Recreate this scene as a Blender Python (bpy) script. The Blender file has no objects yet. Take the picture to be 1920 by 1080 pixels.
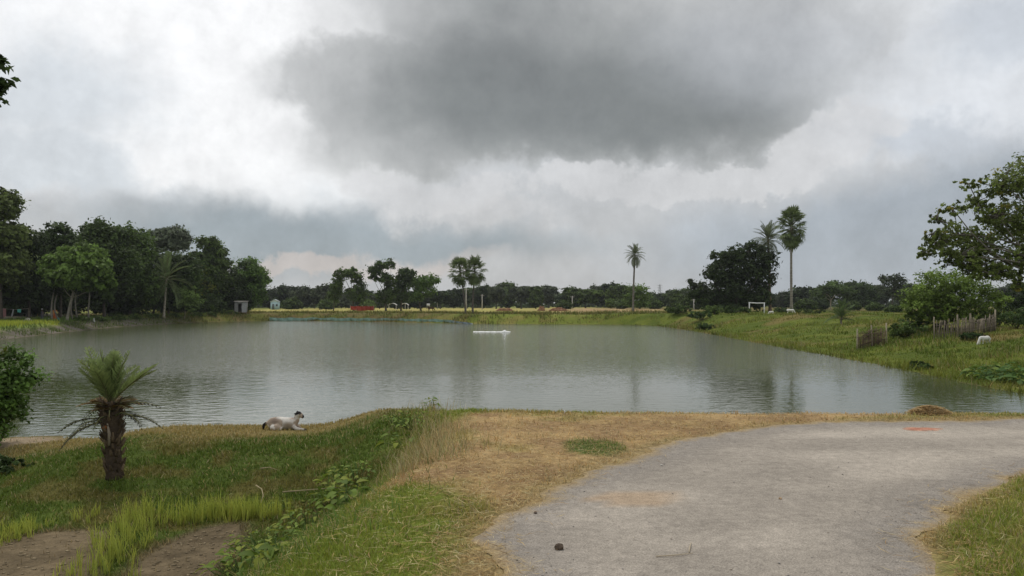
import bpy, bmesh, math, random
import numpy as np
from mathutils import Vector, Matrix

rng = np.random.default_rng(7)
random.seed(7)
scene = bpy.context.scene
COL = scene.collection
R = math.radians

# ------------------------------------------------------------------ camera
F = 1500.0          # focal length in photograph pixels (1920 wide)
CX, HV = 960.0, 570.0   # principal column, horizon row
CAMZ = 1.6
WZ = -0.9           # pond level
cam = bpy.data.cameras.new('camera')
cam.sensor_width = 36.0
cam.lens = F / 1920 * 36
cam.shift_y = (HV - 540) / 1920
cam.clip_end = 6000
cam_o = bpy.data.objects.new('camera', cam)
cam_o.location = (0, 0, CAMZ)
cam_o.rotation_euler = (R(90), 0, 0)
COL.objects.link(cam_o)
scene.camera = cam_o

def at(u, v, Y):
    return Vector(((u - CX) / F * Y, Y, CAMZ - (v - HV) / F * Y))
def on(u, v, z):
    Y = (CAMZ - z) * F / (v - HV)
    return ((u - CX) / F * Y, Y)

# ------------------------------------------------------------------ world
SUN_EL, SUN_AZ = R(58), R(-28)      # azimuth measured from +Y (view axis) to +X
world = bpy.data.worlds.new('World'); scene.world = world
world.use_nodes = True
world.cycles.sampling_method = 'MANUAL'; world.cycles.sample_map_resolution = 256
nt = world.node_tree; N = nt.nodes; L = nt.links
for n in list(N): N.remove(n)
def wmath(op, a, b=None, c=None, clamp=False):
    n = N.new('ShaderNodeMath'); n.operation = op; n.use_clamp = clamp
    for i, x in enumerate((a, b, c)):
        if x is None: continue
        if isinstance(x, (int, float)): n.inputs[i].default_value = x
        else: L.new(x, n.inputs[i])
    return n.outputs[0]
def wsmooth(x, lo, hi, t0=0.0, t1=1.0):
    n = N.new('ShaderNodeMapRange'); n.interpolation_type = 'SMOOTHSTEP'
    L.new(x, n.inputs[0])
    for i, q in enumerate((lo, hi, t0, t1)): n.inputs[i + 1].default_value = q
    return n.outputs[0]
def wmix(f, a, b):
    n = N.new('ShaderNodeMix'); n.data_type = 'RGBA'
    for s, x in ((n.inputs[0], f), (n.inputs[6], a), (n.inputs[7], b)):
        if isinstance(x, (int, float)): s.default_value = x
        elif isinstance(x, tuple): s.default_value = (*x, 1)
        else: L.new(x, s)
    return n.outputs[2]
def wnoise(vec, scale, detail=5, rough=.55, dist=0.0):
    n = N.new('ShaderNodeTexNoise'); n.inputs['Scale'].default_value = scale
    n.inputs['Detail'].default_value = detail; n.inputs['Roughness'].default_value = rough
    n.inputs['Distortion'].default_value = dist
    L.new(vec, n.inputs['Vector']); return n
tc = N.new('ShaderNodeTexCoord')
sep = N.new('ShaderNodeSeparateXYZ'); L.new(tc.outputs['Generated'], sep.inputs[0])
dx, dy, dz = sep.outputs
az = wmath('ARCTAN2', dx, dy)
hor = wmath('SQRT', wmath('ADD', wmath('MULTIPLY', dx, dx), wmath('MULTIPLY', dy, dy)))
el = wmath('ARCTAN2', dz, hor)
# cloud sheet coordinates: direction projected on a flat layer
zz = wmath('ADD', wmath('MAXIMUM', dz, 0.0), 0.16)
cmb = N.new('ShaderNodeCombineXYZ')
L.new(wmath('DIVIDE', dx, zz), cmb.inputs[0]); L.new(wmath('DIVIDE', dy, zz), cmb.inputs[1])
sheet = cmb.outputs[0]
ae = N.new('ShaderNodeCombineXYZ'); L.new(az, ae.inputs[0]); L.new(el, ae.inputs[1])
def vadd(a, b, s):
    m = N.new('ShaderNodeVectorMath'); m.operation = 'SUBTRACT'; L.new(b, m.inputs[0]); m.inputs[1].default_value = (.5, .5, .5)
    k = N.new('ShaderNodeVectorMath'); k.operation = 'MULTIPLY_ADD'; L.new(m.outputs[0], k.inputs[0])
    k.inputs[1].default_value = (s, s * .8, 0); L.new(a, k.inputs[2]); return k.outputs[0]
w1 = wnoise(tc.outputs['Generated'], 4.0, 4, .6)
w2 = wnoise(tc.outputs['Generated'], 15.0, 5, .66)
warp = vadd(vadd(ae.outputs[0], w1.outputs['Color'], .16), w2.outputs['Color'], .085)
soft = vadd(vadd(ae.outputs[0], w1.outputs['Color'], .13), w2.outputs['Color'], .05)
def blob(u, v, ru, rv, rot=0, vec=None):
    a = math.atan((u - CX) / F); e = math.atan((HV - v) / F * math.cos(a))
    m = N.new('ShaderNodeMapping'); m.vector_type = 'TEXTURE'
    L.new(vec or warp, m.inputs[0])
    m.inputs['Location'].default_value = (a, e, 0)
    m.inputs['Rotation'].default_value = (0, 0, R(rot))
    m.inputs['Scale'].default_value = (ru / F, rv / F, 1)
    g = N.new('ShaderNodeTexGradient'); g.gradient_type = 'SPHERICAL'; L.new(m.outputs[0], g.inputs[0])
    return g.outputs['Fac']
def total(bs):
    s = bs[0]
    for b in bs[1:]: s = wmath('ADD', s, b)
    return s
fb = wnoise(sheet, .9, 5, .6, .0).outputs['Fac']
fb2 = wnoise(tc.outputs['Generated'], 7.0, 7, .64, .0).outputs['Fac']
fine = wnoise(tc.outputs['Generated'], 18.0, 7, .68).outputs['Fac']
# overcast sheet: paler high up, grey towards the horizon
base = wmix(wsmooth(el, .04, .34), (.485, .492, .50), (.665, .68, .695))
base = wmix(wmath('MULTIPLY', wmath('MULTIPLY', wsmooth(fb, .38, .66), .45), wsmooth(el, .08, .26)), base, (.80, .81, .82))
base = wmix(wmath('MULTIPLY', wsmooth(fb2, .46, .74), .42), base, (.45, .475, .505))
# bright thin cloud on the left and its glow
f = total([blob(400, 60, 560, 300, 0, soft), blob(450, 260, 430, 150, -8, soft), blob(80, 260, 300, 120, 0, soft)])
base = wmix(wmath('MULTIPLY', wsmooth(f, .02, .62), .95), base, (.95, .95, .95))
fl = wmath('ADD', total([blob(70, 190, 330, 170, 10), blob(140, 330, 300, 60, -6)]), wmath('MULTIPLY', wmath('SUBTRACT', fb2, .5), .9))
base = wmix(wmath('MULTIPLY', wsmooth(fl, .10, .85), .80), base, (.57, .61, .645))
# white towers on the right
f = wmath('ADD', total([blob(1700, 190, 250, 120, -20), blob(1545, 60, 110, 60), blob(1870, 110, 200, 170, 0, soft), blob(1790, 110, 130, 60)]), wmath('MULTIPLY', wmath('SUBTRACT', fine, .5), .5))
base = wmix(wmath('MULTIPLY', wsmooth(f, .1, .75), .85), base, (.76, .785, .82))
fl = wmath('ADD', total([blob(1760, 255, 280, 50, -15), blob(1880, 60, 160, 90, 0)]), wmath('MULTIPLY', wmath('SUBTRACT', fb2, .5), .8))
base = wmix(wmath('MULTIPLY', wsmooth(fl, .08, .75), .75), base, (.50, .535, .58))
# blue-grey rain curtains low left and low right
f = total([blob(640, 462, 360, 75, 2, soft), blob(600, 425, 360, 130, 0, soft), blob(930, 470, 330, 42, 0, soft), blob(330, 430, 260, 90, 0, soft)])
fl = wmath('ADD', f, wmath('MULTIPLY', wmath('SUBTRACT', fb2, .5), 1.1))
base = wmix(wmath('MULTIPLY', wsmooth(fl, .0, 1.45), .92), base, (.29, .335, .365))
f = total([blob(1720, 420, 560, 120, 4, soft), blob(1560, 510, 480, 160, 0, soft), blob(1900, 350, 260, 80, 0, soft)])
fl = wmath('ADD', f, wmath('MULTIPLY', wmath('SUBTRACT', fb2, .5), .5))
base = wmix(wmath('MULTIPLY', wsmooth(fl, -.1, 1.15), .88), base, (.35, .39, .435))
# dark storm cloud: ragged pale fringe on the left, heavy flat base, soft right side
dark = total([blob(1080, 110, 540, 240, 0), blob(660, 140, 210, 85, 4), blob(1360, 195, 460, 150, 8), blob(1420, 40, 360, 190, 0), blob(900, 225, 360, 100, -8),
              blob(1080, -190, 640, 340, 0), blob(720, 260, 230, 75, 5)])
dn = wmath('ADD', dark, wmath('MULTIPLY', wmath('SUBTRACT', fine, .5), .30))
azw = N.new('ShaderNodeSeparateXYZ'); L.new(warp, azw.inputs[0])
dmask = wmath('MULTIPLY', wsmooth(dn, .0, .74), wmath('SUBTRACT', 1.0, wmath('MULTIPLY', wsmooth(azw.outputs[0], .30, .58), .85)))
core = total([blob(1130, 190, 560, 190, 4, soft), blob(1330, 220, 380, 130, 8, soft), blob(900, 190, 400, 150, -5, soft), blob(980, 0, 420, 190, 0, soft)])
dcol = wmix(wsmooth(wmath('ADD', core, wmath('MULTIPLY', wmath('SUBTRACT', fb2, .5), .9)), -.05, 1.45), (.52, .525, .52), (.195, .205, .198))
dcol = wmix(wmath('MULTIPLY', wsmooth(blob(1440, 80, 330, 160, 0, soft), .0, .8), .65), dcol, (.38, .395, .415))
base = wmix(wmath('MULTIPLY', dmask, .97), base, dcol)
# lit rims under the storm cloud
f = total([blob(1330, 340, 230, 42, 9), blob(800, 350, 200, 45, -9), blob(1080, 352, 200, 34, 0), blob(1560, 265, 200, 60, 20)])
fr = wmath('MULTIPLY', f, wmath('MULTIPLY_ADD', fine, 4.0, -1.0))
base = wmix(wmath('MULTIPLY', wsmooth(fr, .08, .42), .75), base, (.62, .62, .625))
fr = wmath('MULTIPLY', blob(880, 400, 260, 44, -8), wmath('MULTIPLY_ADD', fine, 4.0, -1.0))
base = wmix(wmath('MULTIPLY', wsmooth(fr, .12, .7), .5), base, (.58, .575, .575))
# warm glow through the gap above the far trees
f = total([blob(540, 490, 170, 26, 0), blob(740, 492, 260, 34, 0)])
base = wmix(wmath('MULTIPLY', wsmooth(f, .1, .8), .55), base, (.64, .55, .50))
# billow texture over the whole sheet
tex = wmath('ADD', wmath('MULTIPLY_ADD', fb2, .60, .71), wmath('MULTIPLY_ADD', fine, .50, -.25))
tx = N.new('ShaderNodeVectorMath'); tx.operation = 'SCALE'; L.new(base, tx.inputs[0]); L.new(tex, tx.inputs['Scale']); base = tx.outputs[0]
sky = N.new('ShaderNodeTexSky'); sky.sky_type = 'NISHITA'; sky.sun_disc = False
sky.sun_elevation = SUN_EL; sky.sun_rotation = SUN_AZ
skm = N.new('ShaderNodeVectorMath'); skm.operation = 'SCALE'; L.new(sky.outputs[0], skm.inputs[0]); skm.inputs['Scale'].default_value = .10
final = wmix(.94, skm.outputs[0], base)      # cloud cover over the clear-sky dome
bg = N.new('ShaderNodeBackground'); L.new(final, bg.inputs[0]); bg.inputs[1].default_value = 1.06
wo = N.new('ShaderNodeOutputWorld'); L.new(bg.outputs[0], wo.inputs[0])

sun = bpy.data.lights.new('sun', 'SUN'); sun.energy = 1.5; sun.angle = R(12); sun.color = (1, .95, .87)
sun_o = bpy.data.objects.new('sun', sun); COL.objects.link(sun_o)
sdir = Vector((math.sin(SUN_AZ) * math.cos(SUN_EL), math.cos(SUN_AZ) * math.cos(SUN_EL), math.sin(SUN_EL)))
sun_o.rotation_euler = sdir.to_track_quat('Z', 'Y').to_euler()
scene.view_settings.view_transform = 'Standard'; scene.view_settings.look = 'None'
scene.view_settings.exposure = 0.0; scene.view_settings.gamma = 1.0
scene.view_settings.use_curve_mapping = False
scene.cycles.max_bounces = 6; scene.cycles.diffuse_bounces = 3; scene.cycles.glossy_bounces = 3
scene.cycles.transparent_max_bounces = 6; scene.cycles.volume_bounces = 0

# ------------------------------------------------------------------ helpers
def tag(o, label=None, cat=None, group=None, kind=None):
    if label: o['label'] = label
    if cat: o['category'] = cat
    if group: o['group'] = group
    if kind: o['kind'] = kind
    return o
def link(name, me, mat=None, parent=None, loc=None):
    o = bpy.data.objects.new(name, me); COL.objects.link(o)
    if mat and me and not me.materials: me.materials.append(mat)
    if parent: o.parent = parent
    if loc is not None: o.location = loc
    return o
def thing(name, label, cat, loc, group=None, rz=0):
    o = bpy.data.objects.new(name, None); COL.objects.link(o)
    o.empty_display_size = .2
    o.location = loc; o.rotation_euler = (0, 0, rz)
    return tag(o, label, cat, group)
def npmesh(name, verts, faces, cols=None, smooth=False):
    """verts (n,3); faces: list of arrays (m,k)"""
    verts = np.asarray(verts, np.float32)
    me = bpy.data.meshes.new(name)
    me.vertices.add(len(verts)); me.vertices.foreach_set('co', verts.ravel())
    faces = [np.asarray(f, np.int32) for f in faces if len(f)]
    nl = sum(f.size for f in faces); nf = sum(len(f) for f in faces)
    me.loops.add(nl); me.polygons.add(nf)
    me.loops.foreach_set('vertex_index', np.concatenate([f.ravel() for f in faces]))
    tot = np.concatenate([np.full(len(f), f.shape[1], np.int32) for f in faces])
    st = np.concatenate([[0], np.cumsum(tot)[:-1]]).astype(np.int32)
    me.polygons.foreach_set('loop_start', st); me.polygons.foreach_set('loop_total', tot)
    if smooth: me.polygons.foreach_set('use_smooth', np.ones(nf, bool))
    if cols is not None:
        a = me.color_attributes.new('Col', 'FLOAT_COLOR', 'POINT')
        c = np.ones((len(verts), 4), np.float32); c[:, :3] = cols
        a.data.foreach_set('color', c.ravel())
    me.update(calc_edges=True); me.validate()
    return me
class MB:
    """collects simple shapes into one mesh"""
    def __init__(s): s.v = []; s.f3 = []; s.f4 = []; s.n = 0; s.c = []
    def add(s, v, f, col=(1, 1, 1)):
        v = np.asarray(v, float).reshape(-1, 3)
        for q in f: (s.f4 if len(q) == 4 else s.f3).append([i + s.n for i in q])
        s.v.append(v); s.c.append(np.broadcast_to(np.asarray(col, float), v.shape)); s.n += len(v)
    def box(s, c, d, rz=0, col=(1, 1, 1), rx=0, ry=0):
        x, y, z = [q / 2 for q in d]
        p = np.array([(-x, -y, -z), (x, -y, -z), (x, y, -z), (-x, y, -z), (-x, -y, z), (x, -y, z), (x, y, z), (-x, y, z)])
        m = np.array(Matrix.Rotation(rz, 3, 'Z') @ Matrix.Rotation(ry, 3, 'Y') @ Matrix.Rotation(rx, 3, 'X'))
        s.add(p @ m.T + np.array(c), [(0, 3, 2, 1), (4, 5, 6, 7), (0, 1, 5, 4), (1, 2, 6, 5), (2, 3, 7, 6), (3, 0, 4, 7)], col)
    def tube(s, pts, rad, n=6, col=(1, 1, 1), flat=1.0):
        pts = np.asarray(pts, float); k = len(pts)
        rad = np.broadcast_to(np.asarray(rad, float), (k,))
        t = np.gradient(pts, axis=0); t /= np.linalg.norm(t, axis=1, keepdims=True) + 1e-9
        up = np.array([0, 0, 1.]) if abs(t[:, 2]).mean() < .75 else np.array([0, 1., 0])
        a = np.cross(t, up); a /= np.linalg.norm(a, axis=1, keepdims=True) + 1e-9
        b = np.cross(a, t)
        th = np.linspace(0, 2 * np.pi, n, endpoint=False)
        ring = pts[:, None] + rad[:, None, None] * (np.cos(th)[None, :, None] * a[:, None] + flat * np.sin(th)[None, :, None] * b[:, None])
        f = []
        for i in range(k - 1):
            for j in range(n):
                j2 = (j + 1) % n
                f.append((i * n + j, i * n + j2, (i + 1) * n + j2, (i + 1) * n + j))
        v = np.concatenate([ring.reshape(-1, 3), pts[:1] - t[:1] * rad[0] * .3, pts[-1:] + t[-1:] * rad[-1] * .3])
        for j in range(n):
            j2 = (j + 1) % n
            f.append((k * n, j2, j)); f.append((k * n + 1, (k - 1) * n + j, (k - 1) * n + j2))
        s.add(v, f, col)
    def mesh(s, name, smooth=False):
        return npmesh(name, np.concatenate(s.v), [s.f3, s.f4], np.concatenate(s.c), smooth)
def vnoise(x, y, seed=0):
    x = np.asarray(x, float); y = np.asarray(y, float)
    xi = np.floor(x).astype(np.int64); yi = np.floor(y).astype(np.int64)
    fx = x - xi; fy = y - yi; fx = fx * fx * (3 - 2 * fx); fy = fy * fy * (3 - 2 * fy)
    def h(i, j):
        n = (i * 374761393 + j * 668265263 + seed * 1274126177) & 0xffffffff
        n = ((n ^ (n >> 13)) * 1274126177) & 0xffffffff
        return ((n ^ (n >> 16)) & 0xffff) / 65535.0
    return (h(xi, yi) * (1 - fx) + h(xi + 1, yi) * fx) * (1 - fy) + (h(xi, yi + 1) * (1 - fx) + h(xi + 1, yi + 1) * fx) * fy
def fbm(x, y, seed=0, o=4):
    s = 0; a = .5
    for i in range(o):
        s = s + a * vnoise(x * 2 ** i, y * 2 ** i, seed + i * 17); a *= .5
    return s / (1 - .5 ** o)
def sst(x, a, b):
    t = np.clip((x - a) / (b - a), 0, 1); return t * t * (3 - 2 * t)
def poly_sd(poly, X, Y):
    """signed distance, negative inside"""
    P = np.asarray(poly, float); Q = np.roll(P, -1, 0)
    d = np.full(X.shape, 1e9); ins = np.zeros(X.shape, bool)
    for (ax, ay), (bx, by) in zip(P, Q):
        ex, ey = bx - ax, by - ay; wx, wy = X - ax, Y - ay
        t = np.clip((wx * ex + wy * ey) / (ex * ex + ey * ey + 1e-12), 0, 1)
        d = np.minimum(d, (wx - t * ex) ** 2 + (wy - t * ey) ** 2)
        c = ((ay > Y) != (by > Y)) & (X < (bx - ax) * (Y - ay) / (by - ay + 1e-12) + ax)
        ins ^= c
    d = np.sqrt(d); return np.where(ins, -d, d)
def smoothpoly(p, it=2):
    p = np.asarray(p, float)
    for _ in range(it):
        q = np.roll(p, -1, 0)
        p = np.stack([p * .75 + q * .25, p * .25 + q * .75], 1).reshape(-1, 2)
    return p

# ------------------------------------------------------------------ materials
def mat(name, rough=.8, spec=.2, col=None, attr=True, noise=None, bump=None, trans=0, objrand=0, sheen=0):
    """principled material; colour = (attribute 'Col' or col) x procedural mottling"""
    m = bpy.data.materials.new(name); m.use_nodes = True
    t = m.node_tree; n = t.nodes; b = n['Principled BSDF']; out = n['Material Output']
    b.inputs['Roughness'].default_value = rough; b.inputs['Specular IOR Level'].default_value = spec
    if attr:
        a = n.new('ShaderNodeAttribute'); a.attribute_name = 'Col'; c = a.outputs['Color']
        if col:
            mm = n.new('ShaderNodeMix'); mm.data_type = 'RGBA'; mm.blend_type = 'MULTIPLY'; mm.inputs[0].default_value = 1
            t.links.new(c, mm.inputs[6]); mm.inputs[7].default_value = (*col, 1); c = mm.outputs[2]
    else:
        r = n.new('ShaderNodeRGB'); r.outputs[0].default_value = (*col, 1); c = r.outputs[0]
    g = n.new('ShaderNodeNewGeometry') if False else n.new('ShaderNodeTexCoord')
    def mul(c, fac):
        mm = n.new('ShaderNodeMix'); mm.data_type = 'RGBA'; mm.blend_type = 'MULTIPLY'; mm.inputs[0].default_value = 1
        t.links.new(c, mm.inputs[6]); t.links.new(fac, mm.inputs[7]); return mm.outputs[2]
    for (sc, lo, hi, det) in (noise or []):
        x = n.new('ShaderNodeTexNoise'); x.inputs['Scale'].default_value = sc; x.inputs['Detail'].default_value = det
        x.inputs['Roughness'].default_value = .6
        t.links.new(g.outputs['Object'], x.inputs['Vector'])
        r = n.new('ShaderNodeMapRange'); r.inputs[1].default_value = .3; r.inputs[2].default_value = .7
        r.inputs[3].default_value = lo; r.inputs[4].default_value = hi
        t.links.new(x.outputs['Fac'], r.inputs[0]); c = mul(c, r.outputs[0])
    if objrand:
        oi = n.new('ShaderNodeObjectInfo'); r = n.new('ShaderNodeMapRange')
        r.inputs[3].default_value = 1 - objrand; r.inputs[4].default_value = 1 + objrand
        t.links.new(oi.outputs['Random'], r.inputs[0]); c = mul(c, r.outputs[0])
    t.links.new(c, b.inputs['Base Color'])
    if bump:
        x = n.new('ShaderNodeTexNoise'); x.inputs['Scale'].default_value = bump[0]; x.inputs['Detail'].default_value = 6
        t.links.new(g.outputs['Object'], x.inputs['Vector'])
        bn = n.new('ShaderNodeBump'); bn.inputs['Strength'].default_value = bump[1]; bn.inputs['Distance'].default_value = bump[2]
        t.links.new(x.outputs['Fac'], bn.inputs['Height']); t.links.new(bn.outputs[0], b.inputs['Normal'])
    if trans:
        tr = n.new('ShaderNodeBsdfTranslucent'); t.links.new(c, tr.inputs[0])
        mx = n.new('ShaderNodeMixShader'); mx.inputs[0].default_value = trans
        t.links.new(b.outputs[0], mx.inputs[1]); t.links.new(tr.outputs[0], mx.inputs[2])
        t.links.new(mx.outputs[0], out.inputs[0])
    return m
M_leaf = mat('foliage', .6, .14, trans=.34, objrand=.16)
M_bark = mat('bark', .9, .1, noise=[(6, .6, 1.25, 5), (40, .8, 1.2, 3)], bump=(25, .6, .03))
M_grass = mat('grass_blades', .75, .06, trans=.25)
M_straw = mat('straw', .85, .06, trans=.1)
M_paint = mat('plain', .7, .25, noise=[(9, .82, 1.12, 4)])
M_cloth = mat('cloth', .9, .1, noise=[(5, .85, 1.1, 4)], trans=.15)
M_fur = mat('fur', .85, .12, noise=[(18, .9, 1.08, 4)], bump=(160, .25, .004))
M_bamboo = mat('bamboo', .75, .2, noise=[(14, .65, 1.2, 5)], objrand=.25)
M_brick = mat('brick', .9, .1, noise=[(8, .75, 1.2, 4)])
M_concrete = mat('concrete', .85, .2, noise=[(5, .8, 1.1, 5)])
M_tin = mat('tin', .5, .4, noise=[(7, .7, 1.15, 6)])
# ------------------------------------------------------------------ ground plan
POND = smoothpoly([(-9.6, 15.2), (-7.6, 15.2), (-5, 15.6), (-2, 15.6), (1, 15.2), (4, 15.0), (8, 15.0), (13, 15.5), (14.6, 19),
    on(1920, 741, WZ), on(1800, 718, WZ), on(1640, 683, WZ), on(1440, 648, WZ), on(1300, 621, WZ), on(1225, 610, WZ), on(1100, 608.5, WZ),
    on(1000, 608, WZ), on(890, 607.5, WZ), on(740, 604, WZ), on(600, 602, WZ), on(470, 602, WZ), on(385, 604, WZ), on(300, 608, WZ),
    on(200, 615, WZ), on(100, 626, WZ), on(0, 638, WZ), (-33, 44), (-29, 30), (-24, 20), (-17, 15.5), (-12, 14.2)], 2)
ROAD_L = [(-.6, -12), (-.35, 0), (-.2, 3), on(915, 1080, 0), on(940, 1000, 0), on(990, 950, 0), on(1060, 897, 0), on(1180, 850, 0), on(1390, 803, 0), on(1560, 790, 0), on(1760, 786, 0), (7.2, 11.2), (12, 11.3), (24, 9)]
ROAD_R = [(24, 4.6), (12, 8.0), (7.5, 8.2), on(1925, 884, 0), on(1850, 907, 0), on(1765, 950, 0), on(1722, 1005, 0), on(1716, 1080, 0), (2.15, 3), (2.3, 0), (2.4, -12)]
ROAD = ROAD_L + ROAD_R
MZ = -.95
MUD1 = smoothpoly([on(-260, 1085, MZ), on(-60, 1030, MZ), on(60, 1000, MZ), on(190, 992, MZ), on(205, 1003, MZ), on(180, 1050, MZ), on(150, 1100, MZ), on(60, 1300, MZ), on(-260, 1300, MZ)], 2)
MUD2 = smoothpoly([on(235, 1100, MZ), on(262, 1052, MZ), on(330, 1012, MZ), on(390, 988, MZ), on(455, 980, MZ), on(445, 1010, MZ), on(410, 1060, MZ), on(370, 1110, MZ), on(330, 1300, MZ), on(150, 1300, MZ)], 2)
DRY = smoothpoly([on(1050, 777, 0), (4, 12.4), (9, 12.4), on(1560, 788, 0), on(1400, 800, 0), on(1180, 846, 0), on(1060, 892, 0), on(1000, 935, 0), on(960, 1000, 0), on(925, 1090, 0), on(885, 1090, 0), on(930, 1000, 0), on(945, 955, 0), on(830, 925, -.05), on(745, 900, -.15), on(760, 865, -.2), on(830, 815, -.2), on(900, 790, -.15)], 1)
def pond_d(X, Y): return poly_sd(POND, X, Y)

def height(X, Y, d=None, raw=False):
    X = np.asarray(X, float); Y = np.asarray(Y, float)
    if d is None: d = pond_d(X, Y)
    # plateau level
    right = sst(X, 8, 15) * sst(Y, 16, 20)
    left = sst(-X, 14, 26) * sst(Y, 16, 40) * (1 - sst(Y, 108, 125))
    far = sst(Y, 60, 110)
    # near ground: road level on the right, bund and seedbed basin on the left
    bund = -.55 - .27 * sst(-X, 6.0, 7.6)
    leftlev = np.where(Y > 0, -.97 + (bund + .97) * sst(Y, 9.35, 12.9), -.97)
    leftlev = leftlev + .06 * (fbm(X * .9, Y * .9, 3) - .5)
    ditch = np.exp(-((X + 8.6 + .5 * (Y - 12)) / .7) ** 2) * sst(Y, 9.2, 10.6) * (1 - sst(Y, 13.2, 14.3))
    leftlev = leftlev - .40 * ditch
    xe = -.75 + .25 * np.sin(Y * .8) - .5 * sst(Y, 11, 13.5)
    near = leftlev + (0 - leftlev) * sst(X, xe - 2.1, xe + .15)
    # grassy hump inside the bend
    hump = .14 * sst(-poly_sd(ROAD, X, Y), -1.6, -.15) if False else 0
    P = near * (1 - np.clip(right + left + far, 0, 1))
    P = P + right * (.22 + .32 * sst(Y, 45, 75)) * (1 - .4 * far) + left * (1 - far) * (-.16 + .26 * sst(d, 8, 22)) + far * .28 * (1 - right * .5)
    P = np.where(left * far > 0, P - left * far * .36 * (1 - sst(d, 8, 22)), P)
    w = 3.6 + (-2.0) * sst(-X, 1, 3) * (1 - sst(Y, 17, 22)) + right * 9.5 * (1 - sst(Y, 55, 95)) + left * (-1.0)
    w = np.maximum(w, 1.3)
    t = d / w
    h = np.where(d > 0, WZ + (P - WZ) * sst(t, 0, 1), np.maximum(WZ + d * .35, -3.2))
    # relief
    rb = right * sst(d, .3, 3) * (1 - .5 * far)
    h = h + rb * ((.34 + .45 * sst(Y, 45, 75)) * (fbm(X * .28, Y * .20, 11) - .5) + .12 * (fbm(X * 1.1, Y * .8, 5) - .5))
    h = h + far * sst(d, .5, 4) * .12 * (fbm(X * .15, Y * .15, 8) - .5)
    h = h + .05 * (fbm(X * 1.7, Y * 1.7, 21) - .5) * (1 - sst(Y, 18, 25)) * sst(np.abs(d), .0, .4)
    rs = poly_sd(ROAD, X, Y)
    nr = 1 - sst(Y, 14, 18)
    flat = (1 - sst(rs, 0, .35)) * nr
    h = h * (1 - flat) + np.minimum(h, 0.0) * flat * sst(d, 3, 4.2) * 0 + flat * np.where(d < 3.6, h, -.012)
    h = h + .10 * sst(rs, .02, .5) * (X > 2.2) * (Y < 9.5) * nr
    for pl in (MUD1, MUD2):
        ms = poly_sd(pl, X, Y)
        k = 1 - sst(ms, -.05, .35)
        h = h * (1 - k) + MZ * k + k * .03 * (fbm(X * 5, Y * 5, 31) - .5)
    return h

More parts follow.
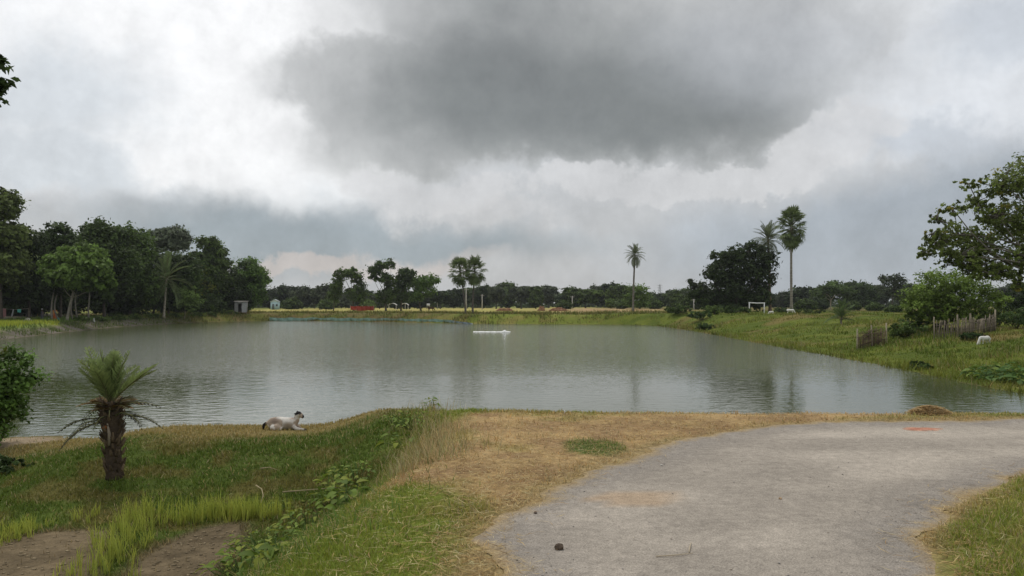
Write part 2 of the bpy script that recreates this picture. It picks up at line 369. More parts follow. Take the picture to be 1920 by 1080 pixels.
def mixc(a, b, t):
    t = np.asarray(t)[..., None]; return a * (1 - t) + np.asarray(b) * t
def albedo(X, Y, d=None):
    """real ground-cover colours (soil, straw, turf, crop)"""
    if d is None: d = pond_d(X, Y)
    n1 = fbm(X * .8, Y * .8, 41); n2 = fbm(X * 2.6, Y * 2.6, 43); n3 = fbm(X * .12, Y * .12, 47)
    c = np.zeros(X.shape + (3,)) + np.array([.155, .185, .032])
    c = mixc(c, [.23, .195, .06], .75 * sst(n1, .45, .7))
    nearL = sst(-X + .5 * (n1 - .5), 1.35 + .75 * (1 - sst(Y, 8.2, 9.6)), 1.9 + .8 * (1 - sst(Y, 8.2, 9.6))) * (Y < 17)
    # bund: deep green slope, straw-yellow crest
    c = mixc(c, mixc(mixc(np.zeros_like(c) + [.074, .104, .019], [.115, .105, .03], sst(n2, .45, .65)),
                 [.25, .19, .075], .85 * sst(Y + 1.1 * (n1 - .5), 12.5, 13.4)), nearL)
    # verge
    dry = poly_sd(DRY, X, Y)
    c = mixc(c, mixc(np.zeros_like(c) + [.43, .30, .145], [.31, .205, .105], sst(n2, .4, .65)), sst(-dry + .9 * (n2 - .5), -.25, .25))
    gp = np.exp(-(((X - .95) / .38) ** 2 + ((Y - 8.9) / .55) ** 2))
    c = mixc(c, [.12, .16, .045], sst(gp * (.1 + 1.8 * n2), .42, .62))
    gp2 = sst(fbm(X * .9 + 4, Y * .9, 63), .56, .66) * (1 - sst(dry, -.2, .1)); c = mixc(c, [.20, .20, .06], .55 * gp2)
    for pl in (MUD1, MUD2):
        c = mixc(c, mixc(np.zeros_like(c) + [.125, .095, .056], [.17, .13, .078], sst(n2, .4, .65)), 1 - sst(poly_sd(pl, X, Y), -.02, .22))
    rsd = poly_sd(ROAD, X, Y); c = mixc(c, [.33, .245, .125], .9 * (1 - sst(rsd + .3 * (n2 - .5), .05, .32)) * (Y < 13.5))     # trodden soil along the road
    # sandy spit at the far left end of the bund
    sp = np.exp(-(((X + 8.9) / .9) ** 2 + ((Y - 14.4) / .7) ** 2))
    c = mixc(c, [.36, .28, .19], sst(sp, .3, .7))
    # right bank
    rb = sst(X, 9, 14) * sst(Y, 16.5, 20)
    g = mixc(mixc(np.zeros_like(c) + [.085, .115, .016], [.13, .155, .024], sst(n1, .4, .65)), [.19, .14, .055], .7 * sst(fbm(X * .25, Y * .25, 51), .55, .7))
    c = mixc(c, g, rb)
    # left bank: bare grey-pink mud face, rice strip, path, grove floor
    lb = sst(-X, 12, 22) * sst(Y, 16, 30)
    c = mixc(c, mixc(np.zeros_like(c) + [.235, .255, .05], [.16, .22, .045], sst(n3, .4, .6)), lb * (1 - sst(Y, 108, 118)))
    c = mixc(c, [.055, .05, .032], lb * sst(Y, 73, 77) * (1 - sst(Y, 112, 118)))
    c = mixc(c, mixc(np.zeros_like(c) + [.16, .138, .115], [.09, .09, .045], sst(n1, .42, .58)), lb * (1 - sst(d, 1.3, 2.1)) * (1 - sst(Y, 104, 112)))
    # far fields
    ff = sst(Y, 103, 112) * (X > -60)
    fc = mixc(np.zeros_like(c) + [.12, .125, .028], [.15, .115, .045], sst(n1, .42, .6))
    fc = mixc(fc, mixc(np.zeros_like(c) + [.44, .37, .12], [.33, .31, .09], sst(n3, .35, .65)), sst(Y + 14 * (n3 - .5), 128, 138) * (1 - sst(X, 18, 32)))
    fc = mixc(fc, mixc(np.zeros_like(c) + [.40, .265, .145], [.30, .25, .10], sst(n1, .4, .6)), sst(X, 0, 14) * (1 - sst(X, 26, 34)) * sst(Y, 112, 122) * (1 - sst(Y, 190, 230)))
    fc = mixc(fc, [.19, .215, .05], sst(Y, 250, 300))
    c = mixc(c, fc, ff * (1 - sst(X, 19, 26) * (1 - sst(Y, 112, 135))))
    # wet soil at the waterline and on the pond floor
    c = mixc(c, [.10, .085, .045], (1 - sst(d, .0, .35)) * .8)
    return c

def steps(*segs):
    out = [segs[0][0]]
    for a, b, s in segs:
        k = max(1, round((b - a) / s)); out += list(np.linspace(a, b, k + 1)[1:])
    return out
def grow(a, b, s0, r):
    o = []; x = a; s = s0
    while x < b: x += s; s *= r; o.append(min(x, b))
    return o
xs = steps((0, 8, .11), (8, 19, .3), (19, 62, .7)); xs += grow(62, 1900, 1.4, 1.12)
xl = steps((0, 10, .11), (10, 24, .35), (24, 50, .33), (50, 62, .8)); xl += grow(62, 1900, 1.2, 1.12)
xs = np.array([-x for x in xl[::-1]] + xs[1:])
ys = np.array([-1900, -900, -400, -180, -90, -50] + steps((-30, 3, 1.5), (3, 16.5, .11), (16.5, 50, .5), (50, 122, .4), (122, 130, .8)) + grow(130, 1900, 1.0, 1.06))
GX, GY = np.meshgrid(xs, ys)
GD = pond_d(GX, GY); GH = height(GX, GY, GD); GC = albedo(GX, GY, GD)
ny, nx = GX.shape
idx = np.arange(ny * nx).reshape(ny, nx)
quads = np.stack([idx[:-1, :-1], idx[:-1, 1:], idx[1:, 1:], idx[1:, :-1]], -1).reshape(-1, 4)
me = npmesh('ground', np.stack([GX, GY, GH], -1).reshape(-1, 3), [quads], GC.reshape(-1, 3), True)
M_ground = mat('ground', .95, .08, noise=[(.7, .82, 1.15, 5), (9, .72, 1.25, 6), (60, .75, 1.22, 4)], bump=(14, .7, .05))
ground = tag(link('ground', me, M_ground), 'grassy banks, dry verge and flat fields around the pond', 'ground', kind='structure')
from bisect import bisect_right
def gz(X, Y):
    """height of the ground mesh (bilinear)"""
    X = np.atleast_1d(np.asarray(X, float)); Y = np.atleast_1d(np.asarray(Y, float))
    i = np.clip(np.searchsorted(xs, X) - 1, 0, nx - 2); j = np.clip(np.searchsorted(ys, Y) - 1, 0, ny - 2)
    a = (X - xs[i]) / (xs[i + 1] - xs[i]); b = (Y - ys[j]) / (ys[j + 1] - ys[j])
    return (GH[j, i] * (1 - a) + GH[j, i + 1] * a) * (1 - b) + (GH[j + 1, i] * (1 - a) + GH[j + 1, i + 1] * a) * b
def gzs(x, y): return float(gz(x, y)[0])

# ------------------------------------------------------------------ pond water
bm = bmesh.new()
cen = POND.mean(0)
off = []
for i in range(len(POND)):
    t_ = POND[(i + 1) % len(POND)] - POND[i - 1]; nrm = np.array([t_[1], -t_[0]]); nrm /= np.linalg.norm(nrm)
    off.append(POND[i] + nrm * .8)
area = sum(POND[i - 1][0] * POND[i][1] - POND[i][0] * POND[i - 1][1] for i in range(len(POND)))
if area < 0: off = [POND[i] * 2 - o for i, o in enumerate(off)]
bf = bm.faces.new([bm.verts.new((x, y, WZ)) for x, y in off])
if bf.calc_area() and bf.normal.z < 0: bf.normal_flip()
bmesh.ops.triangulate(bm, faces=bm.faces[:])
bmesh.ops.recalc_face_normals(bm, faces=bm.faces[:])
if bm.faces[:][0].normal.z < 0: bmesh.ops.reverse_faces(bm, faces=bm.faces[:])
me = bpy.data.meshes.new('pond_water'); bm.to_mesh(me); bm.free()
m = bpy.data.materials.new('pond_water'); m.use_nodes = True
t = m.node_tree; n = t.nodes; b = n['Principled BSDF']
b.inputs['Base Color'].default_value = (.072, .084, .036, 1); b.inputs['Roughness'].default_value = .06
b.inputs['IOR'].default_value = 1.33; b.inputs['Specular IOR Level'].default_value = .5
tcw = n.new('ShaderNodeTexCoord')
def wn(scale, detail, stretch, rz=0):
    mp = n.new('ShaderNodeMapping'); mp.inputs['Scale'].default_value = stretch; mp.inputs['Rotation'].default_value = (0, 0, rz)
    t.links.new(tcw.outputs['Object'], mp.inputs[0])
    x = n.new('ShaderNodeTexNoise'); x.inputs['Scale'].default_value = scale; x.inputs['Detail'].default_value = detail
    t.links.new(mp.outputs[0], x.inputs['Vector']); return x.outputs['Fac']
spw = n.new('ShaderNodeSeparateXYZ'); t.links.new(tcw.outputs['Object'], spw.inputs[0])
# wind: ripples in the open middle, lee calm under the near bank
patch = wn(.05, 3, (1, 1.6, 1))
ad = n.new('ShaderNodeMath'); ad.operation = 'MULTIPLY_ADD'; t.links.new(patch, ad.inputs[0]); ad.inputs[1].default_value = 16; t.links.new(spw.outputs[1], ad.inputs[2])
mr = n.new('ShaderNodeMapRange'); mr.interpolation_type = 'SMOOTHSTEP'; t.links.new(ad.outputs[0], mr.inputs[0])
mr.inputs[1].default_value = 30; mr.inputs[2].default_value = 50; mr.inputs[3].default_value = .11; mr.inputs[4].default_value = 1.0
w_a = wn(2.4, 3, (1, 1.7, 1), .3); w_b = wn(5.5, 2, (1, 1.5, 1), -.2)
sm = n.new('ShaderNodeMath'); sm.operation = 'MULTIPLY_ADD'; t.links.new(w_b, sm.inputs[0]); sm.inputs[1].default_value = .35; t.links.new(w_a, sm.inputs[2])
w_c = wn(.42, 2, (1, 2.6, 1), .1); sm2 = n.new('ShaderNodeMath'); sm2.operation = 'MULTIPLY_ADD'; t.links.new(w_c, sm2.inputs[0]); sm2.inputs[1].default_value = .25; t.links.new(sm.outputs[0], sm2.inputs[2])
bn = n.new('ShaderNodeBump'); bn.inputs['Distance'].default_value = .10
ms_ = n.new('ShaderNodeMath'); ms_.operation = 'MULTIPLY'; t.links.new(mr.outputs[0], ms_.inputs[0]); ms_.inputs[1].default_value = .8
t.links.new(ms_.outputs[0], bn.inputs['Strength'])
t.links.new(sm2.outputs[0], bn.inputs['Height']); t.links.new(bn.outputs[0], b.inputs['Normal'])
water = tag(link('pond_water', me, m), 'wide grey-green pond with rippled open water', 'pond', kind='structure')

# ------------------------------------------------------------------ road
def ragged(poly, amp=.07, seed=0):
    P = np.asarray(poly, float); out = []
    for a, b_ in zip(P, np.roll(P, -1, 0)):
        ln = np.linalg.norm(b_ - a)
        if ln < 1e-6: continue
        k = max(1, int(ln / .06)) if (a[1] > 2 and b_[1] > 2 and max(a[0], b_[0]) < 13) else 1
        nr_ = np.array([-(b_ - a)[1], (b_ - a)[0]]) / ln
        for i in range(k):
            p = a + (b_ - a) * i / k
            q = p + nr_ * (amp * 2 * (fbm(np.array([p[0] * 1.1]), np.array([p[1] * 1.1]), seed, 3)[0] - .5) + .22 * (fbm(np.array([p[0] * 5]), np.array([p[1] * 5]), seed + 3, 3)[0] - .5)) * (1 if k > 1 else 0)
            out.append(q)
    return np.array(out)
def smooth_open(p, it=2):
    p = np.asarray(p, float)
    for _ in range(it):
        q = np.stack([p[:-1] * .75 + p[1:] * .25, p[:-1] * .25 + p[1:] * .75], 1).reshape(-1, 2)
        p = np.concatenate([p[:1], q, p[-1:]])
    return p
road_poly = ragged(np.concatenate([smooth_open(ROAD_L), smooth_open(ROAD_R)]), .26, 77)
def sheet_on(name, poly, dz, cell, crown=0.0, edge=.1, base=None, colf=None):
    """grid sheet clipped to a plan polygon, laid on the ground (or on a level)"""
    P = np.asarray(poly); bm = bmesh.new()
    f = bm.faces.new([bm.verts.new((x, y, 0)) for x, y in P])
    if f.normal.z < 0: f.normal_flip()
    x0, y0 = P.min(0); x1, y1 = P.max(0)
    for k in np.arange(x0 + cell, x1, cell):
        bmesh.ops.bisect_plane(bm, geom=bm.verts[:] + bm.edges[:] + bm.faces[:], plane_co=(k, 0, 0), plane_no=(1, 0, 0))
    for k in np.arange(y0 + cell, y1, cell):
        bmesh.ops.bisect_plane(bm, geom=bm.verts[:] + bm.edges[:] + bm.faces[:], plane_co=(0, k, 0), plane_no=(0, 1, 0))
    bmesh.ops.triangulate(bm, faces=[q for q in bm.faces if len(q.verts) > 4])
    co = np.array([v.co[:] for v in bm.verts])
    sd = -poly_sd(P, co[:, 0], co[:, 1])
    z = (gz(co[:, 0], co[:, 1]) if base is None else np.full(len(co), base)) + dz
    z = z + crown * sst(sd, 0, edge)
    for v, q in zip(bm.verts, z): v.co.z = q
    bm.normal_update()
    if sum(q.normal.z for q in bm.faces) < 0: bmesh.ops.reverse_faces(bm, faces=bm.faces[:])
    me = bpy.data.meshes.new(name); bm.to_mesh(me); bm.free()
    me.polygons.foreach_set('use_smooth', np.ones(len(me.polygons), bool))
    if colf is not None:
        a = me.color_attributes.new('Col', 'FLOAT_COLOR', 'POINT'); c = np.ones((len(co), 4), np.float32); c[:, :3] = colf(co[:, 0], co[:, 1], sd)
        a.data.foreach_set('color', c.ravel())
    return me
def road_col(X, Y, sd):
    c = mixc(np.zeros(X.shape + (3,)) + [.34, .30, .252], [.425, .375, .315], sst(fbm(X * .7 - Y * .2, Y * 1.3, 91), .4, .65))
    c = mixc(c, [.285, .255, .222], .8 * (1 - sst(sd + .35 * (fbm(X * 2, Y * 2, 93) - .5), .1, .75)))     # loose dark grit along the edges
    c = mixc(c, [.40, .29, .14], .85 * (1 - sst(sd + .22 * (fbm(X * 4, Y * 4, 97) - .5), .0, .16)))   # straw and soil mixed into the rim
    c = c * (1 + .07 * (np.exp(-((sd - .85 - .2 * fbm(X * .6, Y * .6, 101)) / .22) ** 2) + np.exp(-((sd - 1.75) / .25) ** 2)))[..., None]      # packed wheel tracks
    tan = np.exp(-(((X - 1.02) / .42) ** 2 + ((Y - 6.58) / .26) ** 2))
    c = mixc(c, [.43, .31, .20], .75 * sst(tan * (.6 + .8 * fbm(X * 5, Y * 5, 95)), .3, .6))               # spilled sand
    return c
me = sheet_on('road', road_poly, .0, .16, .008, .12, -.004, road_col)
# road follows a very gentle unevenness
M_road = mat('road', .92, .12, noise=[(1.3, .88, 1.10, 5), (11, .82, 1.16, 6), (75, .72, 1.26, 5), (190, .72, 1.26, 2)], bump=(70, .85, .02))
road = tag(link('road', me, M_road), 'unsurfaced grey grit road curving right along the pond', 'road', kind='structure')
pp = on(1728, 805, 0)
th = np.linspace(0, 2 * np.pi, 26, endpoint=False)
pr = np.stack([pp[0] + .26 * np.cos(th) * (1 + .5 * (rng.random(26) - .5)), pp[1] + .17 * np.sin(th) * (1 + .5 * (rng.random(26) - .5))], 1)
me = sheet_on('brick_dust', pr, .0, .09, .006, .1, .0045, lambda X, Y, s: mixc(np.zeros(X.shape + (3,)) + [.46, .20, .13], [.40, .28, .21], 1 - sst(s, 0, .09)))
tag(link('brick_dust', me, M_ground), 'patch of red brick dust spilled on the grey road', 'dust patch', kind='structure')
for pl, nm in ((MUD1, 'left'), (MUD2, 'right')):
    pass
# ------------------------------------------------------------------ foliage tools
def unit(v): return v / (np.linalg.norm(v, axis=-1, keepdims=True) + 1e-9)
def leaf_quads(cen, nrm, size, cols, r, aspect=.55, fold=.12):
    n = len(cen); t = unit(np.cross(nrm, r.normal(size=(n, 3)))); b = np.cross(nrm, t)
    s = np.asarray(size).reshape(-1, 1); w = s * aspect
    v = np.stack([cen - t * s * .5, cen - b * w * .5 + nrm * s * fold, cen + t * s * .5, cen + b * w * .5 + nrm * s * fold], 1).reshape(-1, 3)
    f = np.arange(n * 4).reshape(-1, 4)
    return v, f, np.repeat(cols, 4, 0)
def crown_mesh(name, blobs, n, size, color, r, clump=.3, upb=.55, shell=.5, perclump=26, aspect=.6, drop=0.0, yellow=0.0):
    """leaf-sized faces gathered in clumps through the volume of the crown's lobes"""
    B = np.asarray(blobs, float); vol = (B[:, 3] * B[:, 4] * B[:, 5]) ** (2 / 3)
    k = max(4, int(n / perclump)); which = r.choice(len(B), k, p=vol / vol.sum())
    d = unit(r.normal(size=(k, 3))); rad = shell + (1 - shell) * r.random(k) ** .6
    rad *= .82 + .36 * r.random(k)
    cc = B[which, :3] + d * B[which, 3:6] * rad[:, None]
    cr = clump * B[which, 3:6].min(1) * (.6 + .8 * r.random(k))
    cb = .55 + .95 * r.random(k) ** 1.3
    ci = np.repeat(np.arange(k), perclump)
    g = r.normal(size=(len(ci), 3)) * .55; g[:, 2] *= .7
    pos = cc[ci] + g * cr[ci][:, None]; pos[:, 2] -= drop * np.abs(g[:, 0]) * cr[ci]
    out = unit(pos - B[which[ci], :3])
    nrm = unit(out * .55 + np.array([0, 0, upb]) + r.normal(size=pos.shape) * .6)
    col = np.asarray(color)[None] * (cb[ci] * (.8 + .4 * r.random(len(ci))))[:, None]
    if yellow:
        yk = (r.random(k) < yellow)[ci]; col = np.where(yk[:, None], col * [1.9, 1.35, .9], col)
    v, f, c = leaf_quads(pos, nrm, size * (.65 + .7 * r.random(len(ci))), col, r, aspect)
    return npmesh(name, v, [f], c), cc
def limb(a, b, r, bend=.12, k=5, sag=0.0):
    a = np.asarray(a, float); b = np.asarray(b, float); s = np.linspace(0, 1, k)[:, None]
    o = r.normal(size=3) * bend * np.linalg.norm(b - a)
    p = a + (b - a) * s + o * (np.sin(s * np.pi)); p[:, 2] += sag * np.sin(s[:, 0] * np.pi); return p
def trunk_mesh(name, base, fork, blobs, rad, r, col=(.12, .10, .075), twigs=None, ntw=0, lean=.05, lim=.42):
    mb = MB(); base = np.asarray(base, float); fork = np.asarray(fork, float)
    p = limb(base, fork, r, lean, 7); rr = np.linspace(rad, rad * .66, 7); rr[0] *= 1.5; rr[1] *= 1.12
    mb.tube(p, rr, 8, col)
    for q in blobs:
        e = np.asarray(q[:3], float); st = p[-1] if r.random() < .6 else p[-2]
        mb.tube(limb(st, e, r, .10, 6), np.linspace(rad * lim, rad * .08, 6), 6, col)
    if twigs is not None and ntw:
        B = np.asarray(blobs, float)[:, :3]
        for i in r.choice(len(twigs), min(ntw, len(twigs)), replace=False):
            e = twigs[i]; st = B[np.argmin(((B - e) ** 2).sum(1))]
            mb.tube(limb(st, e, r, .12, 4), np.linspace(rad * .16, rad * .035, 4), 4, col)
    return mb.mesh(name, True)
def px_tree(name, label, Y, base_u, blobs_px, n, size, color, seed, rad=.16, fork_v=None, cat='tree', group=None, depth=1.0,
            trunk_col=(.10, .085, .065), clump=.34, upb=.55, shell=.45, ntw=30, base_z=None, aspect=.6, per=26, drop=0, yellow=0, mat_=None, lean=.05, top_u=None, lim=.42):
    """a tree standing at distance Y; its lobes are real ellipsoids given by where they show"""
    r = np.random.default_rng(seed); color = tuple(q * 1.18 for q in color)
    bx = (base_u - CX) / F * Y; bz = gzs(bx, Y) if base_z is None else base_z
    root = thing(name, label, cat, (bx, Y, bz - .05), group)
    bl = []
    for (u, v, ru, rv) in blobs_px:
        p = at(u, v, Y); rx = ru / F * Y; rz_ = rv / F * Y; ry = rx * depth
        bl.append((p.x - bx, r.uniform(-.45, .45) * rx * depth, p.z - bz + .05, rx, ry, rz_))
    top = max(q[2] for q in bl); low = min(q[2] - q[5] * .6 for q in bl)
    fz = (CAMZ - (fork_v - HV) / F * Y - bz) if fork_v else max(.3, .55 * low + .35 * np.mean([q[2] for q in bl]))
    me, cc = crown_mesh('crown', bl, n, size, color, r, clump, upb, shell, per, aspect, drop, yellow)
    fx = np.mean([q[0] for q in bl]) * .45 if top_u is None else (top_u - base_u) / F * Y
    tm = trunk_mesh('trunk', (0, 0, -.1), (fx, 0, fz), bl, rad, r, trunk_col, cc, ntw, lean, lim)
    link('trunk', tm, M_bark, root); link('crown', me, mat_ or M_leaf, root)
    return root
DG = (.046, .072, .020); MG = (.080, .125, .030); LG = (.12, .18, .04); GG = (.085, .110, .060); YG = (.15, .19, .045)

# ------------------------------------------------------------------ grove on the left bank
grove = [
 # label, Y, base_u, lobes, leaves, color, seed, opts
 ('tall layered tree rising at the left picture edge, topmost of the grove', 80, 2, [(-12, 385, 34, 28), (14, 398, 20, 14), (-4, 440, 42, 28), (-20, 500, 60, 40)], 7000, (.10, .13, .038), 1, {}),
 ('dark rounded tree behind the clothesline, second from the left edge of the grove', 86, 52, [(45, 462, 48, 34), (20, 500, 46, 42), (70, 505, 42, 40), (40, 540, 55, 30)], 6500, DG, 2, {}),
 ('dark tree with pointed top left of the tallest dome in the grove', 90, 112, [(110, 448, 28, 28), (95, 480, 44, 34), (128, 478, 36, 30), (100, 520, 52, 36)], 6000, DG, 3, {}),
 ('bright green spreading tree with pale forked trunks at the front of the grove', 80, 125, [(142, 486, 40, 28), (112, 500, 34, 26), (172, 502, 32, 28), (150, 520, 46, 22), (186, 528, 24, 16)], 7500, (.125, .195, .042), 4, dict(fork_v=546, trunk_col=(.27, .25, .2), rad=.13)),
 ('tallest dark dome-shaped tree in the middle of the grove', 92, 196, [(182, 438, 30, 26), (208, 452, 32, 28), (176, 472, 40, 34), (216, 500, 44, 40), (190, 535, 46, 36)], 7500, (.060, .092, .025), 5, {}),
 ('loose topped tree between the tall dome and the grey-green feathery tree', 90, 246, [(238, 450, 30, 26), (258, 470, 32, 30), (236, 500, 40, 38), (262, 535, 40, 34)], 6500, MG, 6, {}),
 ('feathery grey-green tree on a bare stem standing above the grove', 96, 316, [(300, 446, 24, 16), (326, 440, 24, 14), (316, 458, 30, 14), (344, 452, 12, 14)], 3600, (.13, .155, .10), 7, dict(fork_v=490, rad=.13, clump=.4)),
 ('dense dark tree filling the grove behind the drooping coconut palm', 93, 285, [(285, 500, 38, 34), (318, 515, 40, 36), (350, 505, 34, 30), (300, 550, 50, 30)], 6500, DG, 8, {}),
 ('narrow tree with stacked leaf tiers rising near the right end of the grove', 100, 396, [(392, 456, 22, 11), (402, 474, 20, 12), (408, 496, 22, 13), (398, 512, 26, 14), (410, 530, 26, 16)], 4600, (.095, .14, .036), 9, dict(clump=.5)),
 ('yellowing tree between the tiered tree and the grove', 100, 372, [(370, 484, 24, 14), (358, 505, 34, 22), (382, 520, 30, 26), (360, 545, 44, 30)], 5200, MG, 10, dict(yellow=.10)),
 ('dark tree with low crown left of the tin shed', 99, 428, [(425, 525, 28, 22), (412, 550, 34, 24), (440, 555, 30, 22), (420, 572, 36, 16)], 4800, DG, 11, {}),
 ('round full tree at the right end of the grove over the tin shed', 100, 466, [(468, 508, 26, 20), (484, 522, 18, 18), (456, 530, 26, 24), (476, 550, 24, 22), (462, 570, 26, 12)], 6200, (.10, .165, .038), 12, dict(rad=.14)),
 ('low dark tree under the tall layered tree at the left edge', 84, -30, [(-30, 520, 60, 40), (20, 545, 40, 30), (-50, 560, 50, 30)], 5200, DG, 13, {}),
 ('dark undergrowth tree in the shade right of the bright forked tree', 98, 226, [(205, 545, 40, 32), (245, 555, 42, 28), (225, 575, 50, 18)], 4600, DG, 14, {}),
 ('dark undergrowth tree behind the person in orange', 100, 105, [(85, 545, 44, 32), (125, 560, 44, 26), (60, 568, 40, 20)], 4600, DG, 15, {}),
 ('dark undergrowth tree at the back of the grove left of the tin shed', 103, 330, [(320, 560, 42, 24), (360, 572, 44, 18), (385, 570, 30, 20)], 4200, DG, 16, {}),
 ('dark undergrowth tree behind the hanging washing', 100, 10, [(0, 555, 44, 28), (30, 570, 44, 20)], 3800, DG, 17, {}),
]
def shoreY(u): return float(np.interp(u, [-60, 0, 100, 200, 300, 385, 470], [50, 56, 69, 85, 99, 109, 117]))
for lab, Y, bu, bl, n, c, sd, kw in grove:
    Y = max(Y, shoreY(bu) + 5 + (Y - 80) * .55)
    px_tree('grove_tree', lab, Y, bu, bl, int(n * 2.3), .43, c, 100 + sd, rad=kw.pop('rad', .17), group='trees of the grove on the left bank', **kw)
px_tree('sapling', 'slim light green sapling in front of the coconut palm', 107, 344, [(342, 545, 20, 14), (352, 562, 22, 14), (334, 566, 14, 10), (360, 576, 14, 8)], 3000, .26, (.16, .235, .06), 131, rad=.06, fork_v=570, trunk_col=(.25, .22, .17))
for i, (u, Y, w) in enumerate([(98, 81, 6), (112, 83, 7), (137, 84, 6), (146, 86, 7), (166, 86, 6)]):
    x = (u - CX) / F * Y
    r = np.random.default_rng(300 + i); mb = MB(); h = 3.4
    mb.tube(limb((0, 0, -.1), (r.uniform(-.5, .5), .2, h), r, .06, 6), np.linspace(.11, .06, 6), 6, (.24, .22, .18))
    rt = thing('grove_tree', 'slim pale-stemmed tree under the bright spreading crown, %s of five stems' % ['leftmost', 'second from left', 'middle', 'second from right', 'rightmost'][i], 'tree', (x, Y, gzs(x, Y)), 'trees of the grove on the left bank')
    link('trunk', mb.mesh('trunk', True), M_bark, rt)
    me, _ = crown_mesh('crown', [(r.uniform(-.3, .3), 0, h + .2, 1.0, 1.0, .7)], 900, .3, DG, r, .4)
    link('crown', me, M_leaf, rt)
# low bushes and garden plants at the foot of the grove
for i, (u, Y, s) in enumerate([(215, 91, 1.0), (250, 96, .8), (282, 101, .9), (325, 106, .8), (365, 111, 1.0), (395, 114, .9), (424, 117, 1.2), (150, 82, .7), (186, 86, .8)]):
    r = np.random.default_rng(330 + i); x = (u - CX) / F * Y
    me, cc = crown_mesh('leaves', [(0, 0, .3 * s, .8 * s, .6 * s, .34 * s), (.7 * s, 0, .2 * s, .6 * s, .5 * s, .26 * s)], 900, .17, (.085, .13, .03), r, .4)
    rt = thing('bush', 'low green garden bush at the grove foot, number %s from the left of nine' % ['three', 'four', 'five', 'six', 'seven', 'eight', 'nine', 'one', 'two'][i], 'bush', (x, Y, gzs(x, Y)), 'low bushes at the foot of the grove')
    mb = MB(); [mb.tube(limb((0, 0, -.05), c, r, .1, 4), np.linspace(.02, .008, 4), 4, (.12, .1, .06)) for c in cc[:7]]
    link('stems', mb.mesh('stems'), M_bark, rt); link('leaves', me, M_leaf, rt)

# ------------------------------------------------------------------ trees on the far shore
px_tree('field_tree', 'thin tree with a crooked arching crown on the far shore', 150, 664, [(640, 514, 16, 9), (632, 530, 10, 12), (660, 510, 9, 8), (668, 520, 12, 10), (676, 536, 10, 10), (668, 553, 20, 12)], 4200, .42, MG, 201, rad=.17, fork_v=556, clump=.5, top_u=662, group='trees standing along the far shore')
px_tree('field_tree', 'slender leaning tree with leafy stem left of the crooked arching tree', 150, 625, [(630, 535, 8, 14), (626, 555, 11, 10), (636, 545, 10, 10)], 1700, .40, MG, 202, rad=.11, clump=.5, group='trees standing along the far shore')
px_tree('field_tree', 'tall gappy tree with a notched crown in the middle of the far shore', 150, 724, [(704, 508, 14, 10), (716, 497, 14, 8), (734, 496, 8, 8), (700, 520, 8, 6), (726, 524, 16, 12), (733, 540, 12, 14), (722, 556, 18, 12)], 5200, .42, (.075, .115, .032), 203, rad=.17, clump=.48, group='trees standing along the far shore')
px_tree('field_tree', 'dark upright tree left of the flat-crowned tree on the far shore', 152, 752, [(762, 514, 18, 10), (754, 530, 16, 14), (752, 552, 14, 16)], 3800, .42, (.050, .078, .026), 204, rad=.16, clump=.45, group='trees standing along the far shore')
px_tree('field_tree', 'green flat-crowned tree left of the twin fan palms', 155, 790, [(780, 528, 20, 11), (806, 526, 18, 10), (796, 542, 22, 14), (780, 556, 14, 12)], 4600, .42, (.09, .15, .036), 205, rad=.15, clump=.45, group='trees standing along the far shore')
px_tree('field_tree', 'big dark spreading tree beside the tall fan palm on the right bank', 108, 1385,
        [(1352, 484, 22, 15), (1378, 476, 20, 15), (1408, 470, 26, 16), (1430, 488, 20, 22), (1385, 505, 40, 26), (1338, 512, 18, 16), (1425, 522, 24, 30), (1312, 545, 20, 16), (1330, 560, 24, 14), (1370, 545, 38, 26), (1415, 560, 30, 22), (1300, 530, 9, 8), (1360, 575, 40, 10)],
        19000, .40, (.044, .066, .021), 206, rad=.30, clump=.40, shell=.5)
px_tree('field_tree', 'bright green bushy tree behind the lone date palm', 175, 1200, [(1190, 546, 16, 14), (1204, 550, 14, 14), (1196, 565, 24, 12), (1180, 562, 10, 10)], 3600, .45, (.12, .19, .04), 207, rad=.14, clump=.42)
px_tree('field_tree', 'light green tree with pale bare stem in the right field', 170, 1558, [(1548, 545, 18, 10), (1566, 540, 20, 12), (1586, 548, 16, 10), (1535, 552, 10, 7)], 3200, .48, (.075, .115, .034), 208, rad=.16, fork_v=560, trunk_col=(.32, .28, .2), clump=.42)
px_tree('field_tree', 'dark rounded tree behind the pale-stemmed tree on the right', 190, 1585, [(1575, 538, 22, 12), (1592, 548, 20, 16), (1560, 552, 20, 12), (1590, 566, 24, 12)], 3800, .5, DG, 209, rad=.2, clump=.4)
px_tree('field_tree', 'grey-green feathery tree left of the fenced tree on the right', 160, 1672, [(1664, 524, 12, 10), (1682, 526, 14, 10), (1668, 542, 18, 14), (1688, 548, 16, 14)], 3200, .42, (.085, .11, .055), 210, rad=.14, clump=.45)
px_tree('field_tree', 'mid green tree between two darker trees far right of the tall fan palm', 185, 1622, [(1616, 540, 18, 12), (1630, 550, 18, 14), (1618, 565, 24, 10)], 3000, .5, (.055, .085, .03), 211, rad=.18, clump=.4)
